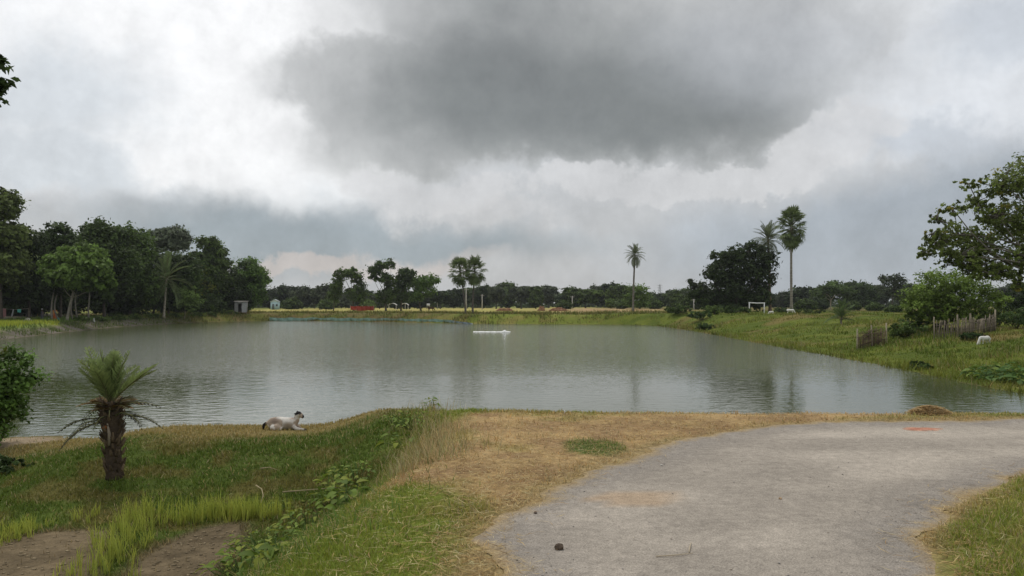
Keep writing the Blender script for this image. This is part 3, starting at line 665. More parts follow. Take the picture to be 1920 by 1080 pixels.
# fenced tree and the large overhanging tree on the right
px_tree('fenced_tree', 'leafy low tree inside the bamboo enclosure on the right bank', 47, 1778,
        [(1770, 528, 50, 24), (1725, 556, 40, 22), (1815, 545, 46, 30), (1770, 570, 60, 26), (1850, 562, 30, 20), (1708, 580, 26, 14), (1800, 588, 56, 14), (1740, 592, 40, 10)],
        15000, .16, (.15, .215, .045), 212, rad=.11, clump=.36, shell=.3, ntw=60)
px_tree('overhanging_tree', 'large loose-leaved tree reaching in from the right picture edge', 32, 2030,
        [(1940, 330, 60, 42), (1885, 345, 44, 28), (1815, 345, 30, 10), (1785, 392, 28, 18), (1870, 405, 50, 30), (1935, 415, 70, 50), (1805, 440, 44, 26), (1745, 440, 18, 10),
         (1730, 474, 22, 12), (1790, 482, 46, 22), (1850, 462, 50, 32), (1765, 455, 34, 18), (1835, 505, 44, 20), (1920, 480, 50, 26), (2050, 390, 60, 50), (2030, 310, 40, 22), (1870, 512, 44, 18), (1905, 535, 24, 12), (1760, 410, 16, 10), (1840, 375, 34, 18), (1820, 500, 30, 14)],
        20000, .135, (.15, .19, .05), 213, rad=.22, fork_v=520, clump=.23, shell=.25, upb=.35, ntw=520, per=15, trunk_col=(.20, .18, .15), depth=.8, top_u=2010, yellow=.03, lim=.22)
px_tree('field_tree', 'flat-layered dark tree at the right picture edge behind the large tree', 70, 1925, [(1915, 540, 30, 7), (1900, 556, 24, 7), (1930, 552, 30, 10), (1935, 572, 40, 10)], 3800, .25, (.04, .062, .024), 214, rad=.12, clump=.5)
# tree just outside the left edge: only a spray of leaves reaches into the picture
px_tree('roadside_tree', 'glossy leaved branch tip hanging in at the upper left edge', 9.0, -420,
        [(-330, 120, 200, 150), (-150, 130, 120, 90), (-60, 140, 62, 46), (-16, 122, 30, 26), (-12, 155, 26, 24)], 6500, .14, (.045, .070, .022), 215, rad=.13, fork_v=250, clump=.3, shell=.2, upb=.3, aspect=.42, ntw=80, per=20)
# ------------------------------------------------------------------ far tree line
def proto(kind, seed):
    r = np.random.default_rng(seed)
    if kind == 'domed': bl = [(0, 0, 4.2, 2.3, 2.3, 1.6), (1.3, .3, 3.2, 1.8, 1.8, 1.4), (-1.4, 0, 3.0, 1.8, 1.8, 1.5), (0, 0, 2.0, 2.2, 2.2, 1.2)]
    elif kind == 'flat-topped': bl = [(0, 0, 4.6, 2.6, 2.2, .6), (2.4, 0, 4.0, 1.7, 1.7, .6), (-2.3, .2, 4.2, 1.8, 1.8, .6), (.8, 0, 3.2, 2.4, 2, .8), (-1, 0, 2.4, 1.6, 1.6, .8)]
    elif kind == 'tall oval': bl = [(0, 0, 5.6, 1.3, 1.3, 1.3), (.4, 0, 4.2, 1.7, 1.7, 1.4), (-.4, 0, 2.8, 1.8, 1.8, 1.3), (0, 0, 1.6, 1.5, 1.5, .9)]
    elif kind == 'low bushy': bl = [(0, 0, 2.0, 1.9, 1.8, 1.3), (1.6, 0, 1.5, 1.4, 1.4, 1.1), (-1.5, 0, 1.4, 1.5, 1.5, 1.1)]
    else: bl = [(0, 0, 4.8, 1.6, 1.6, 1.0), (1.2, 0, 3.8, 1.4, 1.4, .9), (-1.3, .2, 3.5, 1.4, 1.4, 1.0), (.2, 0, 2.4, 1.4, 1.4, .9)]
    me, cc = crown_mesh('crown', bl, 6000, .62, (1, 1, 1), r, .42)
    return trunk_mesh('trunk', (0, 0, -.2), (0, 0, 1.9), bl, .17, r, (.09, .08, .065), cc, 10), me
KINDS = ['domed', 'flat-topped', 'tall oval', 'low bushy', 'gappy']
SHADES = {'dark': (.050, .074, .030), 'mid green': (.085, .125, .036), 'light green': (.125, .185, .045), 'grey-green': (.085, .105, .06)}
protos = {}
for kn in KINDS:
    tm, cm = proto(kn, 500 + KINDS.index(kn))
    tm.materials.append(M_bark)
    for sn, sc in SHADES.items():
        c2 = cm.copy(); mm = M_leaf.copy(); mm.name = 'foliage_' + sn.replace(' ', '_')
        a = c2.color_attributes['Col']; buf = np.empty(len(c2.vertices) * 4, np.float32); a.data.foreach_get('color', buf)
        buf = buf.reshape(-1, 4); buf[:, :3] *= np.array(sc); a.data.foreach_set('color', buf.ravel())
        c2.materials.append(M_leaf); protos[kn, sn] = (tm, c2)
marks = [(516, 'the pale blue house'), (560, 'the shed-side gap'), (640, 'the crooked arching tree'), (678, 'the red cloth strip'), (724, 'the tall gappy tree'), (790, 'the flat-crowned tree'),
         (878, 'the twin fan palms'), (947, 'the left brick heap'), (1030, 'the middle brick heap'), (1072, 'the right pole'), (1130, 'the bare field'), (1190, 'the lone date palm'), (1260, 'the bare gap'),
         (1380, 'the big dark tree'), (1484, 'the tall fan palm'), (1560, 'the pale-stemmed tree'), (1640, 'the left bamboo fence'), (1720, 'the fenced tree'), (1900, 'the right picture edge')]
r = np.random.default_rng(99)
used_lab = {}
def far_tree(u, Y, topv, kind, shade, wid=1.0):
    x = (u - CX) / F * Y; z = gzs(x, Y); H = CAMZ - (topv - HV) / F * Y - z
    base = {'domed': 5.6, 'flat-topped': 5.3, 'tall oval': 6.7, 'low bushy': 3.2, 'gappy': 5.7}[kind]
    s = H / base
    mk = min(marks, key=lambda q: abs(q[0] - u)); rel = 'straight beyond' if abs(mk[0] - u) < 9 else ('just left of' if u < mk[0] else 'just right of')
    lab = '%s %s tree of far tree line %s %s' % (shade, kind, rel, mk[1])
    k = used_lab.get(lab, 0); used_lab[lab] = k + 1
    if k: lab = '%s %s tree, %s, %s %s' % (shade, kind, ['', 'other', 'third', 'fourth'][min(k, 3)], rel, mk[1])
    rt = thing('distant_tree', lab, 'tree', (x, Y, z - .1), 'trees of the far tree line', r.uniform(0, 6.28))
    rt.scale = (s * wid, s * wid, s)
    tm, cm = protos[kind, shade]
    link('trunk', tm, None, rt); link('crown', cm, None, rt)
# the sky line of the tree line as it runs from left to right (column, top row)
line = [(505, 545, 'domed', 'mid green'), (520, 548, 'low bushy', 'grey-green'), (540, 541, 'domed', 'mid green'), (566, 538, 'domed', 'dark'), (590, 543, 'gappy', 'mid green'), (610, 541, 'domed', 'grey-green'), (640, 548, 'domed', 'mid green'), (668, 546, 'low bushy', 'mid green'), (690, 545, 'domed', 'dark'), (712, 550, 'domed', 'grey-green'),
        (740, 548, 'domed', 'mid green'), (768, 552, 'low bushy', 'mid green'), (800, 550, 'domed', 'mid green'), (826, 544, 'flat-topped', 'dark'), (850, 541, 'domed', 'dark'), (876, 538, 'flat-topped', 'mid green'), (905, 541, 'domed', 'dark'), (930, 537, 'flat-topped', 'mid green'), (950, 535, 'flat-topped', 'mid green'), (978, 538, 'flat-topped', 'mid green'), (1005, 540, 'flat-topped', 'mid green'), (1028, 539, 'flat-topped', 'dark'),
        (1050, 553, 'low bushy', 'mid green'), (1075, 546, 'gappy', 'mid green'), (1098, 540, 'flat-topped', 'grey-green'), (1120, 540, 'domed', 'mid green'), (1140, 536, 'tall oval', 'dark'), (1158, 541, 'domed', 'mid green'), (1176, 545, 'low bushy', 'light green'), (1222, 556, 'low bushy', 'mid green'), (1240, 550, 'domed', 'grey-green'), (1262, 543, 'domed', 'mid green'), (1285, 546, 'flat-topped', 'dark'), (1300, 545, 'domed', 'dark'),
        (1470, 548, 'domed', 'grey-green'), (1500, 548, 'low bushy', 'dark'), (1520, 546, 'domed', 'dark'), (1540, 541, 'domed', 'mid green'), (1605, 532, 'domed', 'dark'), (1640, 540, 'flat-topped', 'grey-green'), (1655, 545, 'domed', 'dark'), (1700, 535, 'domed', 'mid green'), (1735, 540, 'domed', 'dark'), (1885, 545, 'flat-topped', 'dark'), (1910, 538, 'domed', 'dark'), (1450, 550, 'domed', 'dark')]
for (u, tv, k, sh) in line:
    far_tree(u, r.uniform(200, 255), tv - 2 + r.uniform(-5, 4), k if r.random() < .7 else ['gappy', 'tall oval', 'domed'][r.integers(0, 3)], sh if r.random() < .6 else ['light green', 'grey-green', 'dark'][r.integers(0, 3)], r.uniform(.85, 1.3))
# nearer low trees and bushes along the field edge
for (u, tv, k, sh, Y) in [(548, 560, 'low bushy', 'mid green', 195), (612, 562, 'low bushy', 'mid green', 190), (690, 563, 'low bushy', 'light green', 190), (1058, 564, 'low bushy', 'mid green', 185), (1145, 560, 'domed', 'light green', 190), (1165, 562, 'low bushy', 'mid green', 185), (1228, 562, 'low bushy', 'mid green', 180), (1272, 552, 'domed', 'mid green', 170), (1300, 556, 'low bushy', 'mid green', 160), (1510, 562, 'low bushy', 'mid green', 150), (1530, 560, 'low bushy', 'dark', 160), (1600, 565, 'low bushy', 'mid green', 140), (1640, 568, 'low bushy', 'mid green', 130), (1890, 570, 'low bushy', 'mid green', 90), (1675, 572, 'low bushy', 'mid green', 100)]:
    far_tree(u, Y, tv, k, sh, 1.15)
# the wood behind reads as one mass
bl = []
for u in np.arange(-900, 2900, 17.0):
    Y = r.uniform(330, 400); p = at(u, 0, Y); h = r.uniform(2.6, 6.4) * (1 if 480 < u < 2000 else 1.3)
    bl.append((p.x, Y, .3 + h * .5, r.uniform(4, 6), 4, h * .52))
    bl.append((p.x + r.uniform(-3, 3), Y - 45, .7, r.uniform(3.5, 5), 2.5, .9))
    bl.append((p.x + r.uniform(-2, 2), Y - 25, .3 + h * .3, r.uniform(3.5, 5), 3, h * .32))
for u in np.arange(440, 2100, 4.0):
    Y = r.uniform(258, 275); p = at(u, 0, Y); h = r.uniform(1.0, 2.6); bl.append((p.x, Y, .3 + h * .4, r.uniform(1.2, 2.2), 1.6, h * .55))
me, _ = crown_mesh('far_wood', bl, 130000, .9, (.070, .10, .042), r, .4, perclump=14)
tag(link('far_wood', me, M_leaf), 'distant hazy wood filling the horizon behind the far tree line', 'wood', kind='stuff')

# ------------------------------------------------------------------ palms
def fan_leaf(r, L_=1.0, seg=15, spread=250, droop=.25, col=(.085, .125, .040)):
    """palmyra leaf: stalk along +x, then a pleated fan of stiff segments"""
    mb = MB(); pl = L_ * 1.0
    mb.tube([(0, 0, 0), (pl * .5, 0, .02), (pl, 0, 0)], [.045, .03, .025], 4, (.16, .17, .07))
    for i in range(seg):
        a = R(-spread / 2 + spread * i / (seg - 1)); ln = L_ * .82 * (.72 + .28 * math.cos(a * .6)) * r.uniform(.85, 1.08)
        d = np.array([math.cos(a), math.sin(a), 0]); s = np.array([-d[1], d[0], 0]) * L_ * .075
        o = np.array([pl, 0, 0.]); m = o + d * ln * .6 + [0, 0, .03 * (-1) ** i]; e = o + d * ln + [0, 0, -droop * L_ * r.uniform(.3, 1)]
        c = np.array(col) * r.uniform(.8, 1.25)
        mb.add([o, m + s, e, m - s], [(0, 3, 2, 1)], c)
    return mb.mesh('frond')
def pinnate_leaf(r, L_=1.6, pairs=22, arch=.5, ll=.34, col=(.095, .135, .060), w=.022, vee=.5):
    """feather leaf: arching rib along +x with two rows of narrow leaflets"""
    mb = MB(); k = 8
    s = np.linspace(0, 1, k); x = L_ * (s - .12 * arch * s ** 3); z = L_ * arch * (.35 * s - .75 * s ** 2.2)
    rib = np.stack([x, np.zeros(k), z], 1); mb.tube(rib, np.linspace(.022, .006, k) * max(.6, L_ / 1.6), 4, (.2, .2, .09))
    for i in range(pairs):
        q = .14 + .86 * i / (pairs - 1); p = np.array([np.interp(q, s, x), 0, np.interp(q, s, z)])
        p2 = np.array([np.interp(min(1, q + .05), s, x), 0, np.interp(min(1, q + .05), s, z)]); t = unit((p2 - p) if q < .97 else np.array([1, 0, -arch]))
        ln = ll * math.sin(math.pi * (.16 + .74 * q)) * r.uniform(.85, 1.1)
        for sd in (-1, 1):
            d = unit(t * .75 + np.array([0, sd * .85, vee * r.uniform(.5, 1.1)])); e = p + d * ln + [0, 0, -.12 * ln]
            m = p + d * ln * .45; b = unit(np.cross(d, [0, 0, 1.])) * w
            c = np.array(col) * r.uniform(.75, 1.3); mb.add([p - b * .5, m - b, e, m + b], [(0, 1, 2, 3)], c)
    return mb.mesh('frond')
def palm(name, label, u, Y, base_v, top_v, trunk_top_v, kind, scale, nfr, seed, rad=.16, lean=0, col=None, tcol=(.21, .19, .16), group=None, dead=0, elev=(-60, 80), band=None):
    r = np.random.default_rng(seed)
    x = (u - CX) / F * Y; z = gzs(x, Y)
    rt = thing(name, label, 'palm', (x, Y, z), group)
    H = CAMZ - (trunk_top_v - HV) / F * Y - z
    mb = MB(); k = 14; s = np.linspace(0, 1, k)
    p = np.stack([lean * s ** 1.4, .1 * np.sin(s * 3), H * s - .1 * (1 - s)], 1)
    rr = rad * (1 - .28 * s) * (1 + .06 * r.random(k)); rr[0] *= 1.5; rr[1] *= 1.1
    mb.tube(p, rr, 10, tcol)
    if band: mb.tube(p[band[0]:band[1]], rr[band[0]:band[1]] * 1.18, 10, (.035, .03, .026))
    # old leaf scars
    for i in range(int(H / .35)):
        q = (i + .5) / int(H / .35); c = np.array([np.interp(q, s, p[:, 0]), np.interp(q, s, p[:, 1]), np.interp(q, s, p[:, 2])])
        rr_ = np.interp(q, s, rr) * 1.07
        mb.tube([c - [0, 0, .03], c + [0, 0, .03]], [rr_, rr_], 10, np.array(tcol) * .75)
    link('trunk', mb.mesh('trunk', True), M_bark, rt)
    if kind == 'fan': var = [fan_leaf(r, 1.0, col=col or (.14, .185, .068), droop=dr) for dr in (.12, .3, .55)]
    else: var = [pinnate_leaf(r, 1.9, 20, ar, .42, col or (.15, .18, .10), .035) for ar in (.35, .6, .85)]
    for m_ in var: m_.materials.append(M_leaf)
    top = p[-1]
    for i in range(nfr):
        q = (i + .5) / nfr; e = R(elev[0] + (elev[1] - elev[0]) * q + r.uniform(-9, 9)); a = i * 2.39996 + r.uniform(-.25, .25)
        o = link('frond', var[int(np.clip((1 - q) * 3 + r.uniform(-.4, .4), 0, 2))], None, rt)
        o.location = top + np.array([0, 0, (1.1 if kind == 'fan' else .35) * scale * (q - .62)])
        o.rotation_euler = (r.uniform(-.5, .5), -e, a); o.scale = (scale * r.uniform(.88, 1.1),) * 3
    return rt
palm('fan_palm', 'left and lower of the twin fan palms on the far shore', 873, 108, 600, 478, 508, 'fan', 1.02, 44, 601, .12, lean=-.75, tcol=(.13, .115, .095), group='tall palms', elev=(-70, 85))
palm('fan_palm', 'right of the twin fan palms on the far shore, slightly leaning', 886, 109, 600, 478, 506, 'fan', 1.02, 44, 602, .13, lean=.3, tcol=(.13, .115, .095), group='tall palms', elev=(-70, 85))
palm('fan_palm', 'tall fan palm with a dark band on its pale trunk, right bank', 1484, 112, 585, 378, 424, 'fan', 1.42, 60, 603, .19, group='tall palms', elev=(-85, 88), tcol=(.34, .31, .26), band=(10, 13))
palm('date_palm', 'date palm between the big dark tree and the tall fan palm', 1444, 108, 585, 410, 450, 'date', 1.35, 40, 604, .20, lean=-.25, group='tall palms', tcol=(.17, .12, .08), elev=(-62, 85))
palm('date_palm', 'lone slender date palm standing behind the far right shore', 1187, 118, 585, 453, 478, 'date', .93, 44, 605, .15, lean=.28, group='tall palms', tcol=(.22, .2, .17), elev=(-68, 88))
palm('coconut_palm', 'coconut palm with drooping fronds in front of the grove', 307, 103.5, 596, 495, 522, 'date', 1.9, 20, 606, .15, lean=.35, tcol=(.42, .38, .30), elev=(-55, 75), col=(.125, .17, .065))
palm('date_palm', 'young stemless date palm on the right bank grass', 1578, 60, 592, 562, 596, 'date', .7, 22, 607, .08, elev=(0, 85), col=(.11, .16, .06))

# the small date palm by the ditch
Y0 = 11.0; x0 = (216 - CX) / F * Y0; z0 = gzs(x0, Y0)
rt = thing('date_palm', 'stubby young date palm with dead lower fronds on the near bank', 'palm', (x0, Y0, z0 - .04))
r = np.random.default_rng(611)
mb = MB(); H = 1.06; s = np.linspace(0, 1, 9); p = np.stack([-.07 * s, 0 * s, H * s], 1)
mb.tube(p, [.13, .105, .10, .10, .105, .115, .13, .14, .10], 12, (.075, .055, .038))
trunk_core = mb; mb = MB()
for i in range(120):        # cut leaf bases
    q = r.random() ** .8; a = i * 2.39996; c = np.array([-.07 * q, 0, H * q]); d = np.array([math.cos(a), math.sin(a), 0])
    R0 = .09 + .03 * q; col = np.array([.13, .095, .06]) * r.uniform(.4, 1.5)
    mb.tube([c + d * (R0 - .02), c + d * (R0 + .02) + [0, 0, .03], c + d * (R0 + .045 + .03 * q) + [0, 0, .075 + .04 * r.random()]], [.03, .024, .012], 5, col, .5)
trunk_near = link('trunk', trunk_core.mesh('trunk', True), M_bark, rt)
link('leaf_bases', mb.mesh('leaf_bases'), M_bark, trunk_near)['kind'] = 'stuff'
mb = MB(); mb.tube([(-.075, -.112, .74), (-.075, -.145, .745)], [.055, .05], 10, (.42, .15, .04), .45)
link('cut_face', mb.mesh('cut_face'), M_paint, trunk_near)
mb = MB(); mb.tube([(-.02, -.13, .50), (.0, -.165, .66), (-.03, -.155, .80)], [.018, .022, .01], 5, (.30, .25, .19)); link('dry_stalk', mb.mesh('dry_stalk'), M_straw, trunk_near)
green = [pinnate_leaf(r, .92, 17, ar, .30, c_, .019, .42) for ar, c_ in ((.08, (.27, .33, .13)), (.16, (.235, .30, .11)), (.30, (.22, .27, .095)))]
dead = [pinnate_leaf(r, .66, 12, ar, .15, (.045, .042, .034), .009, .1) for ar in (.65, .95)]
brown = pinnate_leaf(r, .42, 12, .5, .16, (.20, .13, .06), .010, .2)
for m_ in green: m_.materials.append(M_leaf)
for m_ in dead + [brown]: m_.materials.append(M_straw)
top = np.array([-.07, 0, H - .02])
for i in range(34):
    q = (i + .5) / 34; e = R(48 + 41 * q + r.uniform(-13, 12)); a = i * 2.39996 + r.uniform(-.2, .2)
    if math.cos(a) > .2 and e < R(72) and i % 3: continue
    if math.cos(a) < -.5: e = max(e, R(58))
    o = link('frond', green[int(np.clip((1 - q) * 3, 0, 2))], None, rt); o.location = top; o.rotation_euler = (r.uniform(-.5, .5), -e, a); o.scale = (r.uniform(.5, .9),) * 3
o = link('frond', green[1], None, rt); o.location = top; o.rotation_euler = (.2, -R(42), -.15); o.scale = (.95,) * 3
for i in range(13):
    a = i * 2.39996; o = link('dead_frond', dead[i % 2], None, rt); o.location = top - np.array([0, 0, .10 + .2 * r.random()]); o.rotation_euler = (r.uniform(-.3, .3), -R(r.uniform(-15, 25)), a); o.scale = (r.uniform(.75, 1.1),) * 3
for i in range(16):
    a = i * 2.39996; o = link('dead_frond', brown, None, rt); o.location = top - np.array([0, 0, .04 + .05 * r.random()]); o.rotation_euler = (r.uniform(-.3, .3), -R(r.uniform(0, 35)), a); o.scale = (r.uniform(.6, 1.0),) * 3
# ------------------------------------------------------------------ grass, straw, seedlings
def blades(name, X, Y, h, w, lean, cols, r, z=None, simple=False, dark=.55, yaw=None):
    n = len(X); z = gz(X, Y) if z is None else z
    a = r.uniform(0, 2 * np.pi, n) if yaw is None else yaw
    b = a + r.uniform(.6, 2.5, n)
    s = np.stack([np.cos(a), np.sin(a), np.zeros(n)], 1) * (np.asarray(w) / 2)[:, None] if np.ndim(w) else np.stack([np.cos(a), np.sin(a), np.zeros(n)], 1) * w / 2
    l = np.stack([np.cos(b), np.sin(b), np.zeros(n)], 1) * (lean * h)[:, None]
    o = np.stack([X, Y, z - .015], 1); up = np.array([0, 0, 1.])
    hz = (h * np.sqrt(np.maximum(.06, 1 - np.minimum(lean, .97) ** 2)))[:, None]
    if simple:
        v = np.stack([o - s, o + s, o + l + up * hz], 1).reshape(-1, 3)
        f = np.arange(n * 3).reshape(-1, 3)
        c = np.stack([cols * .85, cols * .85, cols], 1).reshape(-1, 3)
        return npmesh(name, v, [f], c)
    m = o + l * .32 + up * hz * .58
    v = np.stack([o - s, o + s, m + s * .8, m - s * .8, o + l + up * hz], 1).reshape(-1, 3)
    k = np.arange(n)[:, None] * 5
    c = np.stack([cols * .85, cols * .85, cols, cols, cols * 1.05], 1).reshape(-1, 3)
    return npmesh(name, v, [k + np.array([[3, 2, 4]]), k + np.array([[0, 1, 2, 3]])], c)
def scatter(n, x0, x1, y0, y1, r, power=1.0):
    """plan positions inside the viewed wedge, thinning with distance"""
    q = r.random(n); Y = (y0 ** (1 - power) + q * (y1 ** (1 - power) - y0 ** (1 - power))) ** (1 / (1 - power)) if power != 1 else y0 * (y1 / y0) ** q
    X = x0 + (x1 - x0) * r.random(n)
    return X, Y
def in_view(X, Y, pad=1.2): return np.abs(X) < Y * .64 + pad
def jit(c, r, a=.28, hue=.12):
    n = len(c); k = (1 + a * (r.random(n) * 2 - 1))[:, None]; hsh = hue * (r.random(n) * 2 - 1)
    return np.clip(c * k * np.stack([1 + hsh, np.ones(n), 1 - hsh], 1), .005, .9)
r = np.random.default_rng(1001)
# turf of the near bank and verge
X, Y = scatter(640000, -12.5, 9.5, 4.2, 15.4, r, 1.6)
k = in_view(X, Y); X, Y = X[k], Y[k]
d = pond_d(X, Y); rs = poly_sd(road_poly, X, Y); ms = np.minimum(poly_sd(MUD1, X, Y), poly_sd(MUD2, X, Y)); dr = poly_sd(DRY, X, Y)
nz = fbm(X * 1.8, Y * 1.8, 61)
dens = np.where(dr < .1, .10 + .5 * sst(dr, -.3, .1), 1.0) * (.45 + .9 * nz) * sst(d, .1, .5)
dens = np.where(rs < .03, 0, dens * (.35 + .65 * sst(rs, .0, .25))) * np.where(ms < 0, .012, 1)
gp = np.exp(-(((X - .95) / .38) ** 2 + ((Y - 8.9) / .55) ** 2)); dens = np.where((gp * (.1 + 1.8 * fbm(X * 2.6, Y * 2.6, 43)) > .5) & (rs > .03), .9, dens); dens = np.maximum(dens, .45 * sst(fbm(X * .9 + 4, Y * .9, 63), .56, .66) * (dr < 0) * (rs > .1))
sandy = np.exp(-(((X + 8.9) / .9) ** 2 + ((Y - 14.4) / .7) ** 2)); dens *= 1 - .9 * sst(sandy, .25, .6)
k = in_view(X, Y) & (r.random(len(X)) < dens)
X, Y, d, rs, dr, nz = (q[k] for q in (X, Y, d, rs, dr, nz))
A = albedo(X, Y, d)
dryk = r.random(len(X)) < np.where((X < -.5) & (Y < 12.4), .06, .24)
A = np.where(dryk[:, None], np.array([.42, .34, .17]), A * 1.5 + np.array([.004, .010, 0]))
hh = (.024 + .038 * nz) * r.uniform(.5, 1.4, len(X)) * (1 + .15 * ((X < -1.2) & (Y < 12.5)))
hh *= np.where((X > 2) & (Y < 9.5), 1.25, 1) * (1 + .02 * (Y - 6))
k = np.ones(len(X), bool)
me = blades('turf', X, Y, hh * 1.25, .006 + .0012 * np.maximum(Y - 5, 0), r.uniform(.25, .95, len(X)), jit(A, r), r)
tag(link('short_grass', me, M_grass), 'short cropped green grass on the near bank and verges', 'grass', kind='stuff')
print('turf', len(X))
# taller wild grass: ditch edge, slope under the palm, bank lip
X, Y = scatter(90000, -11, 9, 4.3, 15.2, r, 1.5)
d = pond_d(X, Y); rs = poly_sd(road_poly, X, Y); ms = np.minimum(poly_sd(MUD1, X, Y), poly_sd(MUD2, X, Y)); nz = fbm(X * 1.1, Y * 1.1, 67)
z = gz(X, Y)
ditch = .8 * np.exp(-((X + 2.05 + .10 * (Y - 9)) / .6) ** 2) * (Y > 5.5) * (Y < 13)
dens = np.clip(ditch * 1.3, 0, 1) + .10 * ((X < -2.2) & (Y < 12.6)) * sst(nz, .52, .65) + .5 * (np.exp(-((d - .6) / .4) ** 2)) * (X < 3) * .5
dens *= (ms > .05) & (rs > .25)
k = in_view(X, Y) & (r.random(len(X)) < dens); X, Y, nz, z = X[k], Y[k], nz[k], z[k]
A = mixc(np.zeros((len(X), 3)) + [.13, .21, .045], [.36, .29, .14], (r.random(len(X)) < .2) * 1.0)
me = blades('wild_grass', X, Y, r.uniform(.05, .16, len(X)), .008, r.uniform(.2, .9, len(X)), jit(A, r), r)
tag(link('wild_grass', me, M_grass), 'taller wild grass along the ditch edge and bank lip', 'grass', kind='stuff')
# pale dry standing grass above the ditch
X, Y = scatter(9000, -2.1, .4, 8.2, 12.6, r, 1.0)
k = (r.random(len(X)) < np.exp(-(((X + 1.05 + .1 * (Y - 10)) / .38) ** 2)) * (.3 + .7 * sst(fbm(X * 1.6, Y * 1.6, 71), .4, .6))); X, Y = X[k], Y[k]
A = mixc(np.zeros((len(X), 3)) + [.45, .36, .19], [.30, .30, .11], (r.random(len(X)) < .3) * 1.0)
me = blades('dry_grass', X, Y, r.uniform(.10, .30, len(X)), .007, r.uniform(.25, .85, len(X)), jit(A, r), r)
tag(link('dry_grass', me, M_straw), 'pale dry standing grass above the ditch beside the road', 'grass', kind='stuff')
# straw litter lying on the dry verge
def litter(name, X, Y, ln, w, cols, r, z=None, lift=.02):
    n = len(X); z = gz(X, Y) if z is None else z
    a = r.uniform(0, 2 * np.pi, n); t = np.stack([np.cos(a), np.sin(a), r.normal(size=n) * .12], 1); s = np.stack([-np.sin(a), np.cos(a), r.normal(size=n) * .3], 1) * w / 2
    o = np.stack([X, Y, z + lift * r.random(n) + .006], 1); bend = s / w * 2 * (ln * r.uniform(-.12, .12, n))[:, None]
    v = np.stack([o - t * ln[:, None] / 2, o + s + bend, o + t * ln[:, None] / 2, o - s + bend], 1).reshape(-1, 3)
    return npmesh(name, v, [np.arange(n * 4).reshape(-1, 4)], np.repeat(cols, 4, 0))
X, Y = scatter(120000, -2.2, 8.5, 4.3, 13.2, r, 1.4)
dr = poly_sd(DRY, X, Y); rs = poly_sd(road_poly, X, Y); d = pond_d(X, Y)
nz = fbm(X * 1.3, Y * 1.3, 73)
dens = (1 - sst(dr, -.1, .45)) * (.35 + nz) + .16 * ((X < 1) & (rs > 0)) * sst(nz, .35, .6)
dens = np.where((rs > -.4) & (rs < .3) & (X < 9), np.maximum(dens, .7), dens); dens *= np.where(rs < 0, .55 * np.exp(rs / .13), 1) * (d > .6)
k = in_view(X, Y) & (r.random(len(X)) < dens); X, Y = X[k], Y[k]
c1 = np.array([[.48, .34, .15], [.34, .22, .10], [.55, .44, .24], [.26, .18, .09], [.42, .30, .12]])[r.integers(0, 5, len(X))]
me = litter('straw', X, Y, r.uniform(.04, .16, len(X)), .0042, jit(c1, r, .2, .06), r, np.where(poly_sd(road_poly, X, Y) < 0, .006, gz(X, Y)))
tag(link('straw_litter', me, M_straw), 'brown straw strewn over the dry verge along the road', 'straw', kind='stuff')
# dry stems on the right-hand verge and scattered over the green verge
X = np.concatenate([r.uniform(2.3, 6.5, 900), r.uniform(-2.2, .2, 900)]); Y = np.concatenate([r.uniform(4.4, 8, 900), r.uniform(4.6, 7.6, 900)])
k = (poly_sd(road_poly, X, Y) > .02) & in_view(X, Y); X, Y = X[k], Y[k]
me = litter('dry_stems', X, Y, r.uniform(.06, .26, len(X)), .0042, jit(np.zeros((len(X), 3)) + [.46, .38, .19], r), r, lift=.05)
tag(link('dry_stems', me, M_straw), 'loose dry stems lying on the green verges', 'straw', kind='stuff')
# pebbles and grit on the road
def pebbles(n, r):
    mb_v = []; X = r.uniform(-.3, 8, n); Y = 4.3 + 7 * r.random(n) ** 1.3
    sd = -poly_sd(road_poly, X, Y); k = (sd > .03) & (r.random(n) < .15 + .85 * np.exp(-sd / .3)); X, Y = X[k], Y[k]
    n = len(X); s = .003 + .008 * r.random(n) ** 4
    oc = np.array([(1, 0, 0), (0, 1, 0), (-1, 0, 0), (0, -1, 0), (0, 0, .4), (0, 0, -.4)]); F_ = np.array([(0, 1, 4), (1, 2, 4), (2, 3, 4), (3, 0, 4), (1, 0, 5), (2, 1, 5), (3, 2, 5), (0, 3, 5)])
    v = oc[None] * s[:, None, None] * r.uniform(.6, 1.3, (n, 6, 1)); a = r.uniform(0, 6.28, n); ca, sa = np.cos(a)[:, None], np.sin(a)[:, None]
    vx = v[..., 0] * ca - v[..., 1] * sa; vy = v[..., 0] * sa + v[..., 1] * ca
    v = np.stack([vx + X[:, None], vy + Y[:, None], v[..., 2] + .006 + s[:, None] * .3], -1).reshape(-1, 3)
    f = (np.arange(n)[:, None, None] * 6 + F_[None]).reshape(-1, 3)
    c = np.array([[.36, .33, .30], [.46, .42, .38], [.28, .26, .24], [.40, .34, .28]])[r.integers(0, 4, n)]
    return npmesh('grit', v, [f], np.repeat(c, 6, 0))
tag(link('road_grit', pebbles(9000, r), M_concrete), 'loose grit and pebbles scattered on the grey road', 'gravel', kind='stuff')
